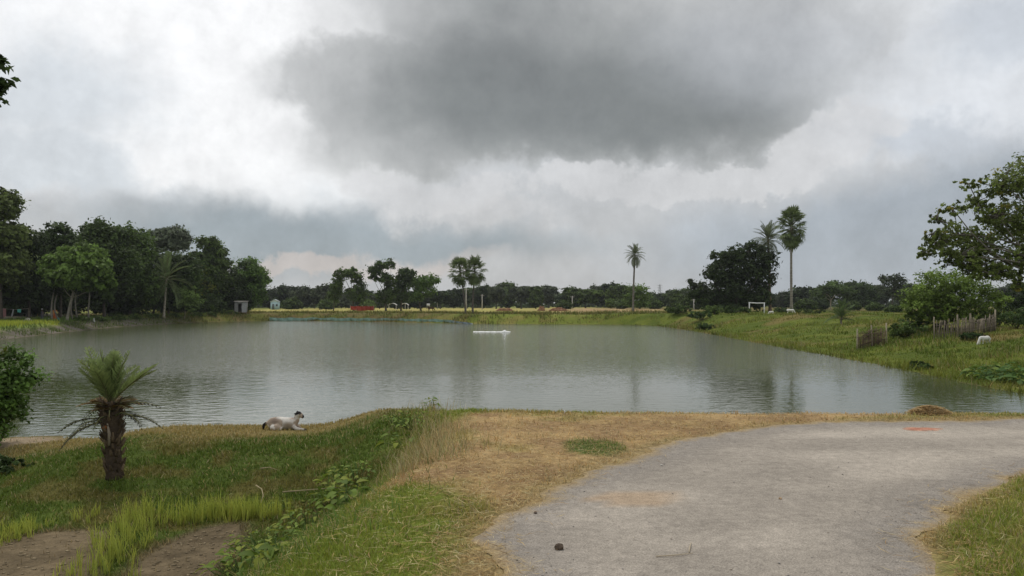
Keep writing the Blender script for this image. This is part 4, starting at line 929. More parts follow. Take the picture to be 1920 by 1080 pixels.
# rice seedlings: four beds
def seedlings(name, label, pts, width, n, h, r):
    P = np.array([on(u, v, MZ) for u, v in pts]); seg = np.linalg.norm(np.diff(P, axis=0), axis=1); cum = np.concatenate([[0], np.cumsum(seg)])
    nt_ = max(1, int(n * .62) // 9); q = (np.floor(r.random(nt_) * 9) / 9 + r.random(nt_) ** 1.6 / 9) * cum[-1]; tx = np.interp(q, cum, P[:, 0]) + r.normal(size=nt_) * width; ty = np.interp(q, cum, P[:, 1]) + r.normal(size=nt_) * width
    X = np.repeat(tx, 9) + r.normal(size=nt_ * 9) * .018; Y = np.repeat(ty, 9) + r.normal(size=nt_ * 9) * .018
    ch = np.repeat(r.uniform(.4, 1.05, nt_) * (.75 + .5 * fbm(tx * 3, ty * 3, 5)), 9); A = mixc(np.zeros((len(X), 3)) + [.46, .48, .09], [.31, .37, .07], r.random(len(X)))
    me = blades(name, X, Y, r.uniform(h * .6, h * 1.15, len(X)) * ch, .008, r.uniform(.04, .55, len(X)) , jit(A, r, .2, .05), r)
    tag(link('rice_seedlings', me, M_grass), label, 'rice seedlings', kind='stuff')
seedlings('bed', 'dense yellow-green rice seedlings along the foot of the grassy bank', [(330, 978), (380, 972), (420, 966), (470, 968), (530, 970)], .10, 2300, .33, r)
seedlings('bed', 'yellow-green rice seedlings between the two bare mud beds', [(190, 1075), (205, 1045), (225, 1010), (255, 985), (282, 962)], .13, 1250, .36, r)
seedlings('bed', 'yellow-green rice seedlings at the lower left picture edge', [(-40, 1030), (10, 1008), (45, 992), (78, 985)], .12, 800, .28, r)
seedlings('bed', 'few thin rice seedlings in front of the stubby date palm', [(100, 975), (120, 972), (152, 978), (158, 970), (232, 962)], .07, 130, .30, r)
seedlings('bed', 'thin rice seedlings at the bottom edge between mud beds', [(90, 1085), (140, 1075), (180, 1070), (215, 1085)], .12, 200, .20, r)
# clods on the mud beds
def clods(n, r):
    mb = MB()
    for i in range(n):
        pl = MUD1 if r.random() < .5 else MUD2; lo, hi = pl.min(0), pl.max(0)
        p = lo + (hi - lo) * r.random(2)
        if p[1] < 6.8 or poly_sd(pl, np.array([p[0]]), np.array([p[1]]))[0] > -.05: continue
        s = r.uniform(.006, .024); mb.box((p[0], p[1], gzs(*p) + s * .15), (s * r.uniform(1, 2.2), s, s * .6), r.uniform(0, 3), np.array([.24, .19, .12]) * r.uniform(.8, 1.2), r.uniform(-.4, .4))
    return mb.mesh('clods')
tag(link('mud_clods', clods(1500, r), M_ground), 'crumbled brown soil clods on the bare seed beds', 'soil', kind='stuff')
# right bank
X, Y = scatter(320000, 8, 75, 17, 125, r, 1.35)
k = (X < Y * .66 + 2) & ((X > 13.5) | (Y > 60)); X, Y = X[k], Y[k]
d = pond_d(X, Y); nz = fbm(X * .35, Y * .3, 81); n2 = fbm(X * 1.2, Y * 1.0, 83)
k = (d > .05) & (X < Y * .66 + 2) & ((X > 13.5) | (Y > 20)) & (r.random(len(X)) < (.3 + .9 * n2)) & ((Y < 100) | (X > 20))
X, Y, d, nz, n2 = X[k], Y[k], d[k], nz[k], n2[k]
A = albedo(X, Y, d) * 1.4; A = mixc(A, [.11, .16, .028], .5 * sst(n2, .5, .7)); A = mixc(A, [.24, .26, .05], .6 * sst(fbm(X * .18, Y * .18, 89), .5, .65)); A = mixc(A, [.36, .29, .14], (r.random(len(X)) < .07 + .25 * sst(nz, .55, .7)) * .8)
h = (.07 + .25 * np.exp(-d / .7) + .20 * sst(n2, .42, .75) + .20 * sst(nz, .5, .75)) * r.uniform(.5, 1.3, len(X)) * (1 - .45 * sst(Y, 70, 110))
me = blades('bank_grass', X, Y, h, .018 + .0007 * Y, r.uniform(.15, .8, len(X)), jit(A, r), r, simple=True)
tag(link('bank_grass', me, M_grass), 'rough tussocky green grass over the right bank', 'grass', kind='stuff')
print('bank', len(X))
# far and left shores
X = r.uniform(-62, 24, 90000); Y = r.uniform(98, 135, 90000)
d = pond_d(X, Y); n2 = fbm(X * .5, Y * .5, 85)
k = (d > .1) & (r.random(len(X)) < np.exp(-d / 9) * (.2 + 1.1 * sst(n2, .35, .7))); X, Y, d, n2 = X[k], Y[k], d[k], n2[k]
A = mixc(np.zeros((len(X), 3)) + [.12, .145, .032], [.24, .19, .075], (r.random(len(X)) < .35) * 1.0)
me = blades('shore_grass', X, Y, r.uniform(.15, .5, len(X)) * (.5 + n2), .09, r.uniform(.1, .7, len(X)), jit(A, r), r, simple=True)
tag(link('shore_grass', me, M_grass), 'green grass and reeds along the far shore', 'grass', kind='stuff')
X = r.uniform(-62, -24, 70000); Y = r.uniform(40, 118, 70000)
d = pond_d(X, Y); n2 = fbm(X * .45, Y * .45, 87)
lip = (d > .2) & (d < 3.2) & (r.random(len(X)) < sst(n2, .38, .55) * .9); rice = (d >= 1.7) & (d < 16) & (Y < 76) ; gar = (d >= 1.5) & (Y >= 76) & (d < 12)
k = (lip | rice | (gar & (r.random(len(X)) < .7))); X, Y, d, n2 = X[k], Y[k], d[k], n2[k]
A = np.where(((d >= 1.7) & (Y < 76))[:, None], np.array([.37, .41, .06]), np.array([.13, .20, .045]))
A = np.where(((d < 2.2) & (n2 > .45))[:, None], np.array([.13, .17, .05]), A)
me = blades('left_shore_grass', X, Y, r.uniform(.15, .45, len(X)), .07, r.uniform(.1, .6, len(X)), jit(A, r), r, simple=True)
tag(link('left_shore_grass', me, M_grass), 'bright rice and weeds behind the left bank', 'grass', kind='stuff')

# ------------------------------------------------------------------ leafy weeds: every leaf a part
def broad_leaf(L_, W_, heart, col, r):
    """pointed broad leaf along +x, folded on its midrib, with stalk"""
    s = np.array([0, .12, .35, .62, .85, 1.0]); w = np.array([.25 if heart else .05, .85, 1.0, .78, .38, .0]) * W_ / 2
    z = L_ * (.12 * s - .30 * s ** 2.2); x = L_ * s
    mid = np.stack([x, 0 * x, z], 1); lf = np.stack([x - (.1 * L_ if heart else 0) * (s < .1), w, z + w * .35], 1); rt_ = lf * [1, -1, 1]
    v = np.concatenate([mid, lf, rt_]); f = []
    for i in range(5):
        f.append((i, i + 1, 6 + i + 1, 6 + i)); f.append((i + 1, i, 12 + i, 12 + i + 1))
    return npmesh('leaf', v, [f], np.tile(np.array(col), (len(v), 1)) * r.uniform(.9, 1.1))
rw = np.random.default_rng(55)
LEAFS = {'weed': [broad_leaf(.12, .085, True, c, rw) for c in ((.10, .155, .022), (.14, .205, .030), (.24, .28, .04))],
         'taro': [broad_leaf(.27, .2, True, c, rw) for c in ((.07, .135, .035), (.10, .18, .045), (.17, .24, .05))],
         'fine': [broad_leaf(.085, .045, False, c, rw) for c in ((.12, .185, .028), (.17, .24, .038), (.26, .30, .045))]}
for q in LEAFS.values():
    for m_ in q: m_.materials.append(M_leaf)
def weed(label, u, v, Y, kind, h, spread, nl, seed, name='weed', cat='plant', group='leafy weeds along the ditch'):
    r = np.random.default_rng(seed); x = (u - CX) / F * Y; z = gzs(x, Y)
    rt = thing(name, label, cat, (x, Y, z), group); mb = MB()
    ns = max(3, nl // 6)
    for i in range(nl):
        a = i * 2.39996 + r.uniform(-.3, .3); q = (i + .6) / nl; rad = spread * math.sqrt(r.random()) ; hz = h * (.25 + .75 * r.random()) * (1 - .35 * (rad / spread) ** 2)
        p = np.array([math.cos(a) * rad, math.sin(a) * rad, hz])
        if kind == 'taro' or i % 3 == 0: mb.tube(limb((p[0] * .25, p[1] * .25, -.03), p, r, .08, 4), np.linspace(.006, .003, 4) * (1.6 if kind == 'taro' else 1), 4, (.10, .16, .05))
        o = link('leaf', LEAFS[kind][r.integers(0, 3)], None, rt); o.location = p
        o.rotation_euler = (r.uniform(-.4, .4), r.uniform(-.35, .45), a + r.uniform(-.7, .7)); o.scale = (r.uniform(.4, 1.25),) * 3
    link('stems', mb.mesh('stems'), M_grass, rt)
for i, (lab, u, Y, kd, h, sp, nl) in enumerate([
 ('broad-leaved weed at the bottom edge left of the grass verge', 520, 6.5, 'weed', .16, .22, 30), ('bushy fine-leaved weed clump right of the bare mud beds', 500, 7.9, 'fine', .26, .40, 150),
 ('large-leaved weed clump at the foot of the verge below the dry grass', 655, 8.7, 'weed', .28, .34, 56), ('fine green weed between the rice seedlings and the verge', 575, 8.5, 'fine', .26, .32, 90),
 ('upright broad-leaved weed behind the large-leaved clump in the ditch', 622, 9.9, 'weed', .40, .24, 40), ('weed with yellow-green leaves halfway up the ditch', 672, 10.5, 'fine', .22, .40, 110),
 ('dark leafy weed near the top of the ditch', 760, 11.0, 'weed', .18, .34, 30), ('bushy weed at the top end of the ditch below the bank crest', 775, 11.7, 'fine', .22, .42, 120),
 ('thin sprig of weed standing on the bank crest above the ditch', 806, 12.4, 'fine', .24, .10, 20), ('small weed on the grass slope left of the ditch', 560, 9.9, 'fine', .12, .34, 40),
 ('spreading weed at the bottom edge right of the bare mud bed', 455, 7.1, 'fine', .22, .34, 90)]):
    weed(lab, u, 0, Y, kd, h, sp, nl, 1 + i)
for i, (u, v, Y) in enumerate([(1838, 706, 26.5), (1868, 712, 25.8), (1896, 716, 25.2), (1925, 722, 24.6), (1856, 700, 27.5), (1910, 704, 26.6)]):
    weed('large-leaved taro plant at the water edge under the right bank, ' + ['leftmost', 'second from left', 'third from left', 'at the picture edge', 'left one higher up', 'right one higher up'][i], u, v, Y, 'taro', .5, .45, 26, 30 + i, 'taro_plant', 'plant', 'taro plants at the water edge')

def shrub(label, u, Y, w, h, n, size, col, seed, z=None, name='shrub', group='shrubs on the right bank', yellow=0, lobes=3):
    r = np.random.default_rng(seed); x = (u - CX) / F * Y; z = gzs(x, Y) if z is None else z
    bl = [(r.uniform(-.45, .45) * w, r.uniform(-.3, .3) * w, h * r.uniform(.35, .62), w * r.uniform(.3, .45), w * .35, h * r.uniform(.3, .42)) for _ in range(lobes)]
    me, cc = crown_mesh('leaves', bl, n, size, col, r, .35, yellow=yellow, shell=.3)
    rt = thing(name, label, 'shrub', (x, Y, z - .03), group); mb = MB()
    for c in cc[::max(1, len(cc) // 14)]: mb.tube(limb((0, 0, -.05), c, r, .1, 5), np.linspace(.022, .006, 5) * (h ** .5), 5, (.12, .10, .07))
    link('stems', mb.mesh('stems'), M_bark, rt); link('leaves', me, M_leaf, rt); return rt
shrub('round-leaved green shrub at the left picture edge above the ditch', -24, 13.9, 0.9, 1.95, 9000, .085, (.12, .205, .045), 701, group=None, yellow=.01, lobes=8)
shrub('dark low shrub in the ditch under the left-edge shrub', 20, 12.0, .8, .30, 1300, .07, (.05, .08, .025), 702, group=None)
for i, (u, Y, w, h, c) in enumerate([(1290, 92, 3.0, 1.1, (.085, .13, .034)), (1318, 84, 2.4, 1.0, (.06, .10, .03)), (1340, 90, 2.6, 1.2, (.10, .15, .035)), (1262, 97, 2.6, .9, (.09, .13, .034)), (1372, 92, 2.4, 1.1, (.07, .11, .03)), (1400, 94, 2.2, .9, (.09, .14, .035)), (1460, 96, 2.6, .8, (.08, .12, .04)), (1518, 90, 2.4, .9, (.10, .14, .04))]):
    shrub('leafy shrub along the crest of the right bank, %s of eight from the left' % ['second', 'third', 'fourth', 'first', 'fifth', 'sixth', 'seventh', 'eighth'][i], u, Y, w, h, 1300, .2, c, 710 + i)
for i, (u, Y, w, h, c, lab) in enumerate([(1700, 45, 2.0, 1.0, (.10, .15, .035), 'green shrub between the two bamboo fences'), (1730, 48, 2.0, .8, (.06, .10, .03), 'dark shrub behind the open front of the bamboo enclosure'), (1905, 44, 2.6, 1.2, (.06, .10, .028), 'dark green shrub at the right picture edge behind the white grazing goat'),
        (1870, 48, 2.2, 1.3, (.075, .12, .03), 'green shrub at the right end of the bamboo enclosure'), (1832, 40, 1.2, .4, (.05, .09, .026), 'low shrub at the foot of the bamboo enclosure'), (1730, 30.5, 1.0, .3, (.07, .11, .03), 'small leafy shrub at the water edge in the middle of the right bank'), (1318, 73.5, 1.8, .8, (.06, .095, .028), 'dark shrub hanging over the water at the far end of the right bank')]):
    shrub(lab, u, Y, w, h, 1800, .13, c, 730 + i, yellow=.04)
# ------------------------------------------------------------------ animals and people
def remeshed(mb, voxel, smooth_it=4):
    me = mb.mesh('tmp'); o = bpy.data.objects.new('tmp', me); COL.objects.link(o)
    md = o.modifiers.new('r', 'REMESH'); md.mode = 'VOXEL'; md.voxel_size = voxel
    sm = o.modifiers.new('s', 'SMOOTH'); sm.factor = .5; sm.iterations = smooth_it
    dg = bpy.context.evaluated_depsgraph_get(); out = bpy.data.meshes.new_from_object(o.evaluated_get(dg))
    bpy.data.objects.remove(o); bpy.data.meshes.remove(me)
    out.polygons.foreach_set('use_smooth', np.ones(len(out.polygons), bool)); return out
def paint(me, fn):
    co = np.empty(len(me.vertices) * 3); me.vertices.foreach_get('co', co); co = co.reshape(-1, 3)
    if 'Col' in me.color_attributes: me.color_attributes.remove(me.color_attributes['Col'])
    a = me.color_attributes.new('Col', 'FLOAT_COLOR', 'POINT'); c = np.ones((len(co), 4), np.float32); c[:, :3] = fn(co); a.data.foreach_set('color', c.ravel())
# resting goat on the near bank (faces right)
Yg = 13.75; xg = (537 - CX) / F * Yg; zg = gzs(xg, Yg) - .015
rt = thing('goat', 'white and tan goat lying on the near bank, black-marked head turned right', 'goat', (xg, Yg, zg)); rt.scale = (.93,) * 3
mb = MB()
mb.tube([(-.33, 0, .10), (-.27, 0, .125), (-.16, 0, .135), (0, 0, .125), (.10, 0, .125), (.18, 0, .12)], [.07, .105, .115, .11, .105, .07], 14)
mb.tube([(-.24, -.10, .05), (-.13, -.13, .07), (-.05, -.13, .035)], [.06, .07, .035], 10)          # folded hind leg
mb.tube([(-.05, -.14, .03), (-.15, -.15, .025), (-.20, -.14, .02)], [.028, .022, .02], 8)
mb.tube([(-.24, .10, .05), (-.13, .12, .06), (-.05, .12, .03)], [.055, .06, .03], 10)
mb.tube([(.13, 0, .13), (.185, 0, .20), (.205, -.005, .27), (.215, -.01, .295)], [.085, .062, .05, .045], 12)  # neck
mb.tube([(.19, -.005, .30), (.235, -.02, .302), (.28, -.03, .275), (.315, -.04, .245), (.328, -.043, .237)], [.042, .052, .043, .031, .022], 12)  # head
for s in (-1, 1):
    mb.tube([(.20, .03 * s - .005, .315), (.18, .075 * s, .318), (.165, .105 * s, .30)], [.014, .022, .008], 8, flat=.5)   # ears
    mb.tube([(.215, .02 * s - .01, .335), (.195, .03 * s - .01, .365)], [.011, .006], 6)     # horn buds
mb.tube([(.15, -.07, .09), (.20, -.08, .04), (.30, -.085, .025), (.40, -.09, .022)], [.045, .036, .022, .020], 10)   # stretched foreleg
mb.tube([(.15, .06, .09), (.21, .07, .045), (.26, .075, .03), (.20, .08, .02)], [.045, .034, .022, .019], 10)
mb.tube([(-.36, 0, .14), (-.405, -.02, .105), (-.42, -.03, .05), (-.415, -.035, .02)], [.026, .030, .026, .014], 8)  # tail
me = remeshed(mb, .0095, 3)
def goat_col(c):
    x, y, z = c.T; n1 = fbm(x * 9 + 3, z * 9 + y * 5, 5); n2 = fbm(x * 22, z * 22 + y * 9, 6)
    col = mixc(np.zeros((len(c), 3)) + [.66, .62, .56], [.40, .32, .25], sst(n1, .45, .58))
    col = mixc(col, [.25, .19, .15], .95 * np.exp(-(((x + .20) / .09) ** 2 + ((z - .19) / .06) ** 2) ** 2))
    col = mixc(col, [.30, .24, .18], .9 * np.exp(-(((x - .06) / .10) ** 2 + ((z - .10) / .06) ** 2) ** 2))
    col = mixc(col, [.30, .20, .15], .7 * np.exp(-(((x - .12) / .06) ** 2 + ((z - .235) / .03) ** 2)))
    head = sst(z - .35 * (x - .2), .262, .285) * (x > .155)
    col = mixc(col, [.020, .018, .018], head * np.maximum(sst(z - .35 * (x - .2), .282, .292), sst(n2, .5, .56)))
    col = mixc(col, [.02, .02, .02], sst(x, .305, .318) * (z > .2))
    col = mixc(col, [.02, .018, .017], 1 - sst(x, -.385, -.355))
    col = mixc(col, [.03, .026, .024], sst(x, .34, .365) * (z < .1))
    return col
paint(me, goat_col); goat_body = link('body', me, M_fur, rt)
for s in (-1, 1):
    mb = MB(); mb.tube([(.262, .040 * s - .028, .297), (.266, .047 * s - .028, .297)], [.009, .006], 8, (.25, .18, .05)); link('eye', mb.mesh('eye'), M_paint, goat_body)

def quadruped(name, label, cat, u, Y, z, length, color, seed, face=1, graze=True, patches=None, cow=False, group=None, yaw=0):
    """standing goat or cow, side on; body one continuous mesh"""
    x = (u - CX) / F * Y; rt = thing(name, label, cat, (x, Y, z), group, yaw); k = length; f = face
    hgt = .62 * k if not cow else .66 * k
    P = lambda a, b, c: (a * k * f, b * k, c * k)
    mb = MB(); hh_ = hgt / k
    mb.tube([P(-.48, 0, hh_), P(-.36, 0, hh_ + .02), P(-.1, 0, hh_ - .03), P(.15, 0, hh_ - .02), P(.34, 0, hh_), P(.44, 0, hh_)], np.array([.10, .155, .175, .17, .155, .10]) * k, 12)
    if graze: nk = [P(.36, 0, hh_ + .04), P(.52, 0, hh_ - .08), P(.64, 0, hh_ - .30)]; hd = [P(.62, 0, hh_ - .28), P(.70, 0, hh_ - .40), P(.76, 0, hh_ - .52)]
    else: nk = [P(.36, 0, hh_ + .04), P(.48, 0, hh_ + .18), P(.56, 0, hh_ + .30)]; hd = [P(.54, 0, hh_ + .31), P(.66, 0, hh_ + .27), P(.78, 0, hh_ + .20)]
    mb.tube(nk, np.array([.13, .09, .07]) * k, 10); mb.tube(hd, np.array([.075, .07, .04]) * k, 10)
    for s in (-1, 1):
        e = hd[0]; mb.tube([e, (e[0] - .02 * k * f, e[1] + .09 * k * s, e[2] + .01 * k), (e[0] - .03 * k * f, e[1] + .14 * k * s, e[2] - .03 * k)], np.array([.02, .028, .012]) * k, 6)
        off_ = .05 * s
        mb.tube([P(.32 + off_, .09 * s, hh_ - .06), P(.31 + off_, .09 * s, .30), P(.33 + off_, .09 * s, .16), P(.32 + off_, .09 * s, .0)], np.array([.075, .045, .034, .038]) * k, 8)
        mb.tube([P(-.38 + off_, .09 * s, hh_ - .02), P(-.33 + off_, .09 * s, .36), P(-.43 + off_, .09 * s, .22), P(-.40 + off_, .09 * s, .0)], np.array([.11, .06, .036, .038]) * k, 8)
    mb.tube([P(-.50, 0, hh_ + .06), P(-.55, 0, hh_ - .04), P(-.56, 0, hh_ - (.38 if cow else .12))], np.array([.028, .022, .02]) * k, 6)
    me = remeshed(mb, .028 * k, 3)
    def fn(c):
        n_ = fbm(c[:, 0] / k * 3.3 + seed, c[:, 2] / k * 3.3, seed); b_ = np.zeros((len(c), 3)) + np.array(color)
        return mixc(b_, patches, sst(n_, .55, .6)) if patches else b_
    paint(me, fn); link('body', me, M_fur, rt); return rt
quadruped('goat', 'white goat grazing on the grass below the bamboo enclosure', 'goat', 1846, 38, gzs((1846 - CX) / F * 38, 38) - .12, .62, (.74, .72, .67), 5, face=-1, yaw=.35, group='white goats on the right bank')
quadruped('goat', 'white goat standing near the foot of the tall fan palm', 'goat', 1482, 86, gzs((1482 - CX) / F * 86, 86) - .02, .75, (.74, .72, .67), 6, face=1, graze=True, group='white goats on the right bank')
quadruped('goat', 'small white goat right of the white goal frame', 'goat', 1446, 88, gzs((1446 - CX) / F * 88, 88) - .02, .5, (.74, .72, .67), 7, face=-1, group='white goats on the right bank')
quadruped('cow', 'dark brown cow grazing in the far field left of the twin palms', 'cow', 808, 141, gzs((808 - CX) / F * 141, 141), 1.0, (.055, .030, .018), 8, face=1, cow=True)

def person(label, u, Y, H, top, skirt, skin, seed, hat=None, lean=.0, name='person', yaw=0.0, hair=(.015, .012, .01), longskirt=True, arm=.35):
    x = (u - CX) / F * Y; z = gzs(x, Y); rt = thing(name, label, 'person', (x, Y, z), None, yaw); k = H
    mb = MB(); P = lambda a, b, c: (a * k, b * k - lean * max(0, c - .5) * k, c * k)
    mb.tube([P(0, 0, .47), P(0, 0, .55), P(0, 0, .66), P(0, 0, .76), P(0, 0, .815)], np.array([.085, .078, .082, .095, .055]) * k, 12, flat=.72)
    mb.tube([P(0, 0, .80), P(0, -.005, .87)], np.array([.033, .03]) * k, 8)
    mb.tube([P(0, -.004, .865), P(0, -.006, .90), P(0, -.004, .945), P(0, 0, .985)], np.array([.036, .05, .054, .032]) * k, 12)
    mb.tube([P(0, -.055, .915), P(0, -.068, .905)], np.array([.012, .009]) * k, 6)       # nose
    for s in (-1, 1):
        mb.tube([P(.05 * s, 0, .50), P(.055 * s, -.008, .28), P(.055 * s, .004, .15), P(.055 * s, 0, .03)], np.array([.07, .048, .042, .027]) * k, 10)
        mb.tube([P(.055 * s, .02, .018), P(.06 * s, -.05, .015), P(.06 * s, -.085, .012)], np.array([.022, .024, .016]) * k, 8)
        hx = .12 + .12 * arm * (s > 0)
        mb.tube([P(.09 * s, 0, .79), P(.125 * s, 0, .77), P((.145 + .08 * arm * (s > 0)) * s, .005, .62), P(hx * 1.3 * s, -.06 - .05 * (s > 0), .49 + .06 * (s > 0))], np.array([.035, .034, .027, .018]) * k, 8)
        hp = P(hx * 1.3 * s, -.06 - .05 * (s > 0), .49 + .06 * (s > 0))
        for q in range(5): mb.tube([hp, (hp[0] + (q - 2) * .008 * k, hp[1] - .02 * k, hp[2] - (.05 if 0 < q < 4 else .035) * k)], np.array([.012, .007]) * k, 5)
    me = remeshed(mb, .011 * k, 2)
    def fn(c):
        zz_ = c[:, 2] / k; xx = np.abs(c[:, 0]) / k
        col = np.zeros((len(c), 3)) + np.array(skin); col = mixc(col, top, (zz_ > .46) * (zz_ < .82) * (xx < .15)); col = mixc(col, skirt, (zz_ < .47) * (zz_ > .1) * (xx < .13)); return col
    paint(me, fn); link('body', me, M_paint, rt)
    mb = MB(); mb.tube([P(0, .008, .90), P(0, .012, .945), P(0, .008, .98), P(0, .004, 1.0)], np.array([.05, .058, .045, .016]) * k, 12); link('hair', mb.mesh('hair', True), mat('hair_%d' % seed, .7, .2, hair, False), rt)
    if longskirt:
        mb = MB(); th_ = np.linspace(0, 2 * np.pi, 24, endpoint=False); rings = []
        for q, (zz_, rad) in enumerate([(.60, .092), (.50, .112), (.35, .12), (.18, .135), (.06, .15)]):
            rr_ = rad * (1 + (.05 * q / 4) * np.sin(th_ * 7 + seed)); rings.append(np.stack([rr_ * np.cos(th_), rr_ * .8 * np.sin(th_) - lean * max(0, zz_ - .5), np.full(24, zz_)], 1) * k)
        v = np.concatenate(rings); f_ = [(i * 24 + j, i * 24 + (j + 1) % 24, (i + 1) * 24 + (j + 1) % 24, (i + 1) * 24 + j) for i in range(4) for j in range(24)]
        mb.add(v, f_, skirt); link('sari', mb.mesh('sari', True), M_cloth, rt)
        mb = MB(); mb.tube([P(-.07, -.02, .52), P(-.02, -.085, .66), P(.07, -.03, .82), P(.05, .09, .72), P(.03, .11, .50)], np.array([.05, .06, .05, .06, .05]) * k, 8, top, .35); link('sari_drape', mb.mesh('sari_drape', True), M_cloth, rt)
    if hat:
        mb = MB(); mb.tube([P(0, 0, .955), P(0, 0, .99), P(0, 0, 1.03)], np.array([.072, .078, .04]) * k, 14, hat); link('cap', mb.mesh('cap', True), M_cloth, rt)
    return rt
person('person in an orange-red sari standing before the dark grove', 103, 84, 1.32, (.62, .20, .05), (.58, .14, .05), (.22, .12, .07), 1, lean=.12, yaw=.5, arm=1.0)
person('person in dark grey with a white cap at the grove edge', 79, 85, 1.20, (.16, .16, .18), (.14, .14, .16), (.22, .12, .07), 2, hat=(.80, .80, .80), yaw=-.6)

# ------------------------------------------------------------------ washing by the grove
Yc = 81.0; xa = (4 - CX) / F * Yc; xb = (54 - CX) / F * Yc; zc = gzs(xa, Yc)
rt = thing('clothesline', 'clothesline on two poles in front of the grove, left edge', 'clothesline', (xa, Yc, zc))
for xx in (0, xb - xa):
    mb = MB(); mb.tube([(xx, 0, -.1), (xx + .02, 0, .6), (xx, 0, 1.32)], [.035, .03, .028], 6, (.2, .17, .12)); link('pole', mb.mesh('pole'), M_bamboo, rt)
mb = MB(); s = np.linspace(0, 1, 9); mb.tube(np.stack([s * (xb - xa), 0 * s, 1.27 - .10 * np.sin(s * np.pi)], 1), .012, 4, (.4, .36, .3)); link('rope', mb.mesh('rope'), M_straw, rt)
def washing(name, label, u, w, h, col, seed, skew=0):
    r = np.random.default_rng(seed); x = (u - CX) / F * Yc; nxx, nzz = 10, 8; V = []; fz = []
    for j in range(nzz):
        for i in range(nxx):
            a = i / (nxx - 1) - .5; b_ = j / (nzz - 1)
            V.append((a * w * (1 - .1 * b_) + skew * b_, .05 * math.sin(a * 14 + seed) * (.3 + b_), -b_ * h * (1 + .08 * math.sin(a * 9))))
    for j in range(nzz - 1):
        for i in range(nxx - 1): q = j * nxx + i; fz.append((q, q + 1, q + nxx + 1, q + nxx))
    V = np.array(V); V2 = V + [0, .012, 0]; nn = len(V); fz = fz + [tuple(i + nn for i in q[::-1]) for q in fz]
    mb = MB(); mb.add(np.concatenate([V, V2]), fz, col)
    sx = (x - xa) / (xb - xa); o = tag(link(name, mb.mesh(name, True), M_cloth, None, (x, Yc, zc + 1.27 - .10 * math.sin(np.clip(sx, 0, 1) * math.pi))), label, 'cloth', 'washing on the clothesline')
    return o
washing('hanging_cloth', 'dusty pink cloth hanging on the line at the left picture edge', 6, .55, .85, (.38, .20, .19), 1)
washing('hanging_cloth', 'narrow grey-white cloth hanging askew on the line', 25, .14, .7, (.50, .52, .50), 2, -.16)
washing('hanging_cloth', 'short teal cloth on the clothesline', 36, .42, .32, (.12, .45, .38), 3)
def heap(name, label, cat, u, Y, w, h, col, seed, m_=None, z=None):
    r = np.random.default_rng(seed); x = (u - CX) / F * Y; V = []; f_ = []; nr, na = 7, 20
    for i in range(nr):
        q = i / (nr - 1)
        for j in range(na):
            a = j / na * 2 * math.pi; k = 1 + .22 * (fbm(np.array([math.cos(a) * 2 + seed]), np.array([math.sin(a) * 2 + q * 2]), seed)[0] - .5) * 2
            V.append((math.cos(a) * w / 2 * q * k, math.sin(a) * w / 2 * q * k * .8, h * (1 - q ** 1.7) * (1 + .12 * r.normal() * (0 < i < nr - 1)) - (.03 if i == nr - 1 else 0)))
    for i in range(nr - 1):
        for j in range(na): f_.append((i * na + j, (i + 1) * na + j, (i + 1) * na + (j + 1) % na, i * na + (j + 1) % na))
    mb = MB(); mb.add(V, f_, col); return tag(link(name, mb.mesh(name, True), m_ or M_cloth, None, (x, Y, (gzs(x, Y) if z is None else z))), label, cat)
heap('covered_heap', 'low pale heap beside the clothesline', 'heap', 53, 80, .95, .34, (.55, .52, .42), 4)
heap('sack', 'small grey sack on the ground left of the person in orange', 'sack', 91, 83, .34, .26, (.45, .45, .45), 5)
heap('sack', 'small white sack under the dark middle of the grove', 'sack', 176, 84, .26, .4, (.62, .62, .60), 6)
heap('bundle', 'teal cloth bundle at the feet of the person in orange', 'bundle', 109, 81.5, .4, .34, (.10, .30, .30), 7)
# straw heap on the near bank
xh, yh = on(1768, 784, -.02); zh = gzs(xh, yh)
rt = thing('straw_heap', 'small heap of brown straw at the far edge of the road', 'straw heap', (xh, yh + .35, gzs(xh, yh + .35)))
h_ = heap('mound', '', '', 1768, 11, .50, .11, (.36, .24, .12), 8, M_straw, 0)
h_.parent = rt; h_.location = (0, 0, 0)
for q in ('label', 'category'):
    if q in h_: del h_[q]
r = np.random.default_rng(9); n_ = 2600; a = r.uniform(0, 6.28, n_); q = np.sqrt(r.random(n_)) * .30
mesh_ = litter('stalks', q * np.cos(a), q * np.sin(a) * .8, r.uniform(.05, .16, n_), .008, jit(np.array([[.48, .33, .15], [.34, .22, .10], [.55, .42, .22]])[r.integers(0, 3, n_)], r), r, .11 * (1 - (q / .30) ** 1.7), .02)
o = link('stalks', mesh_, M_straw, rt); o['kind'] = 'stuff'

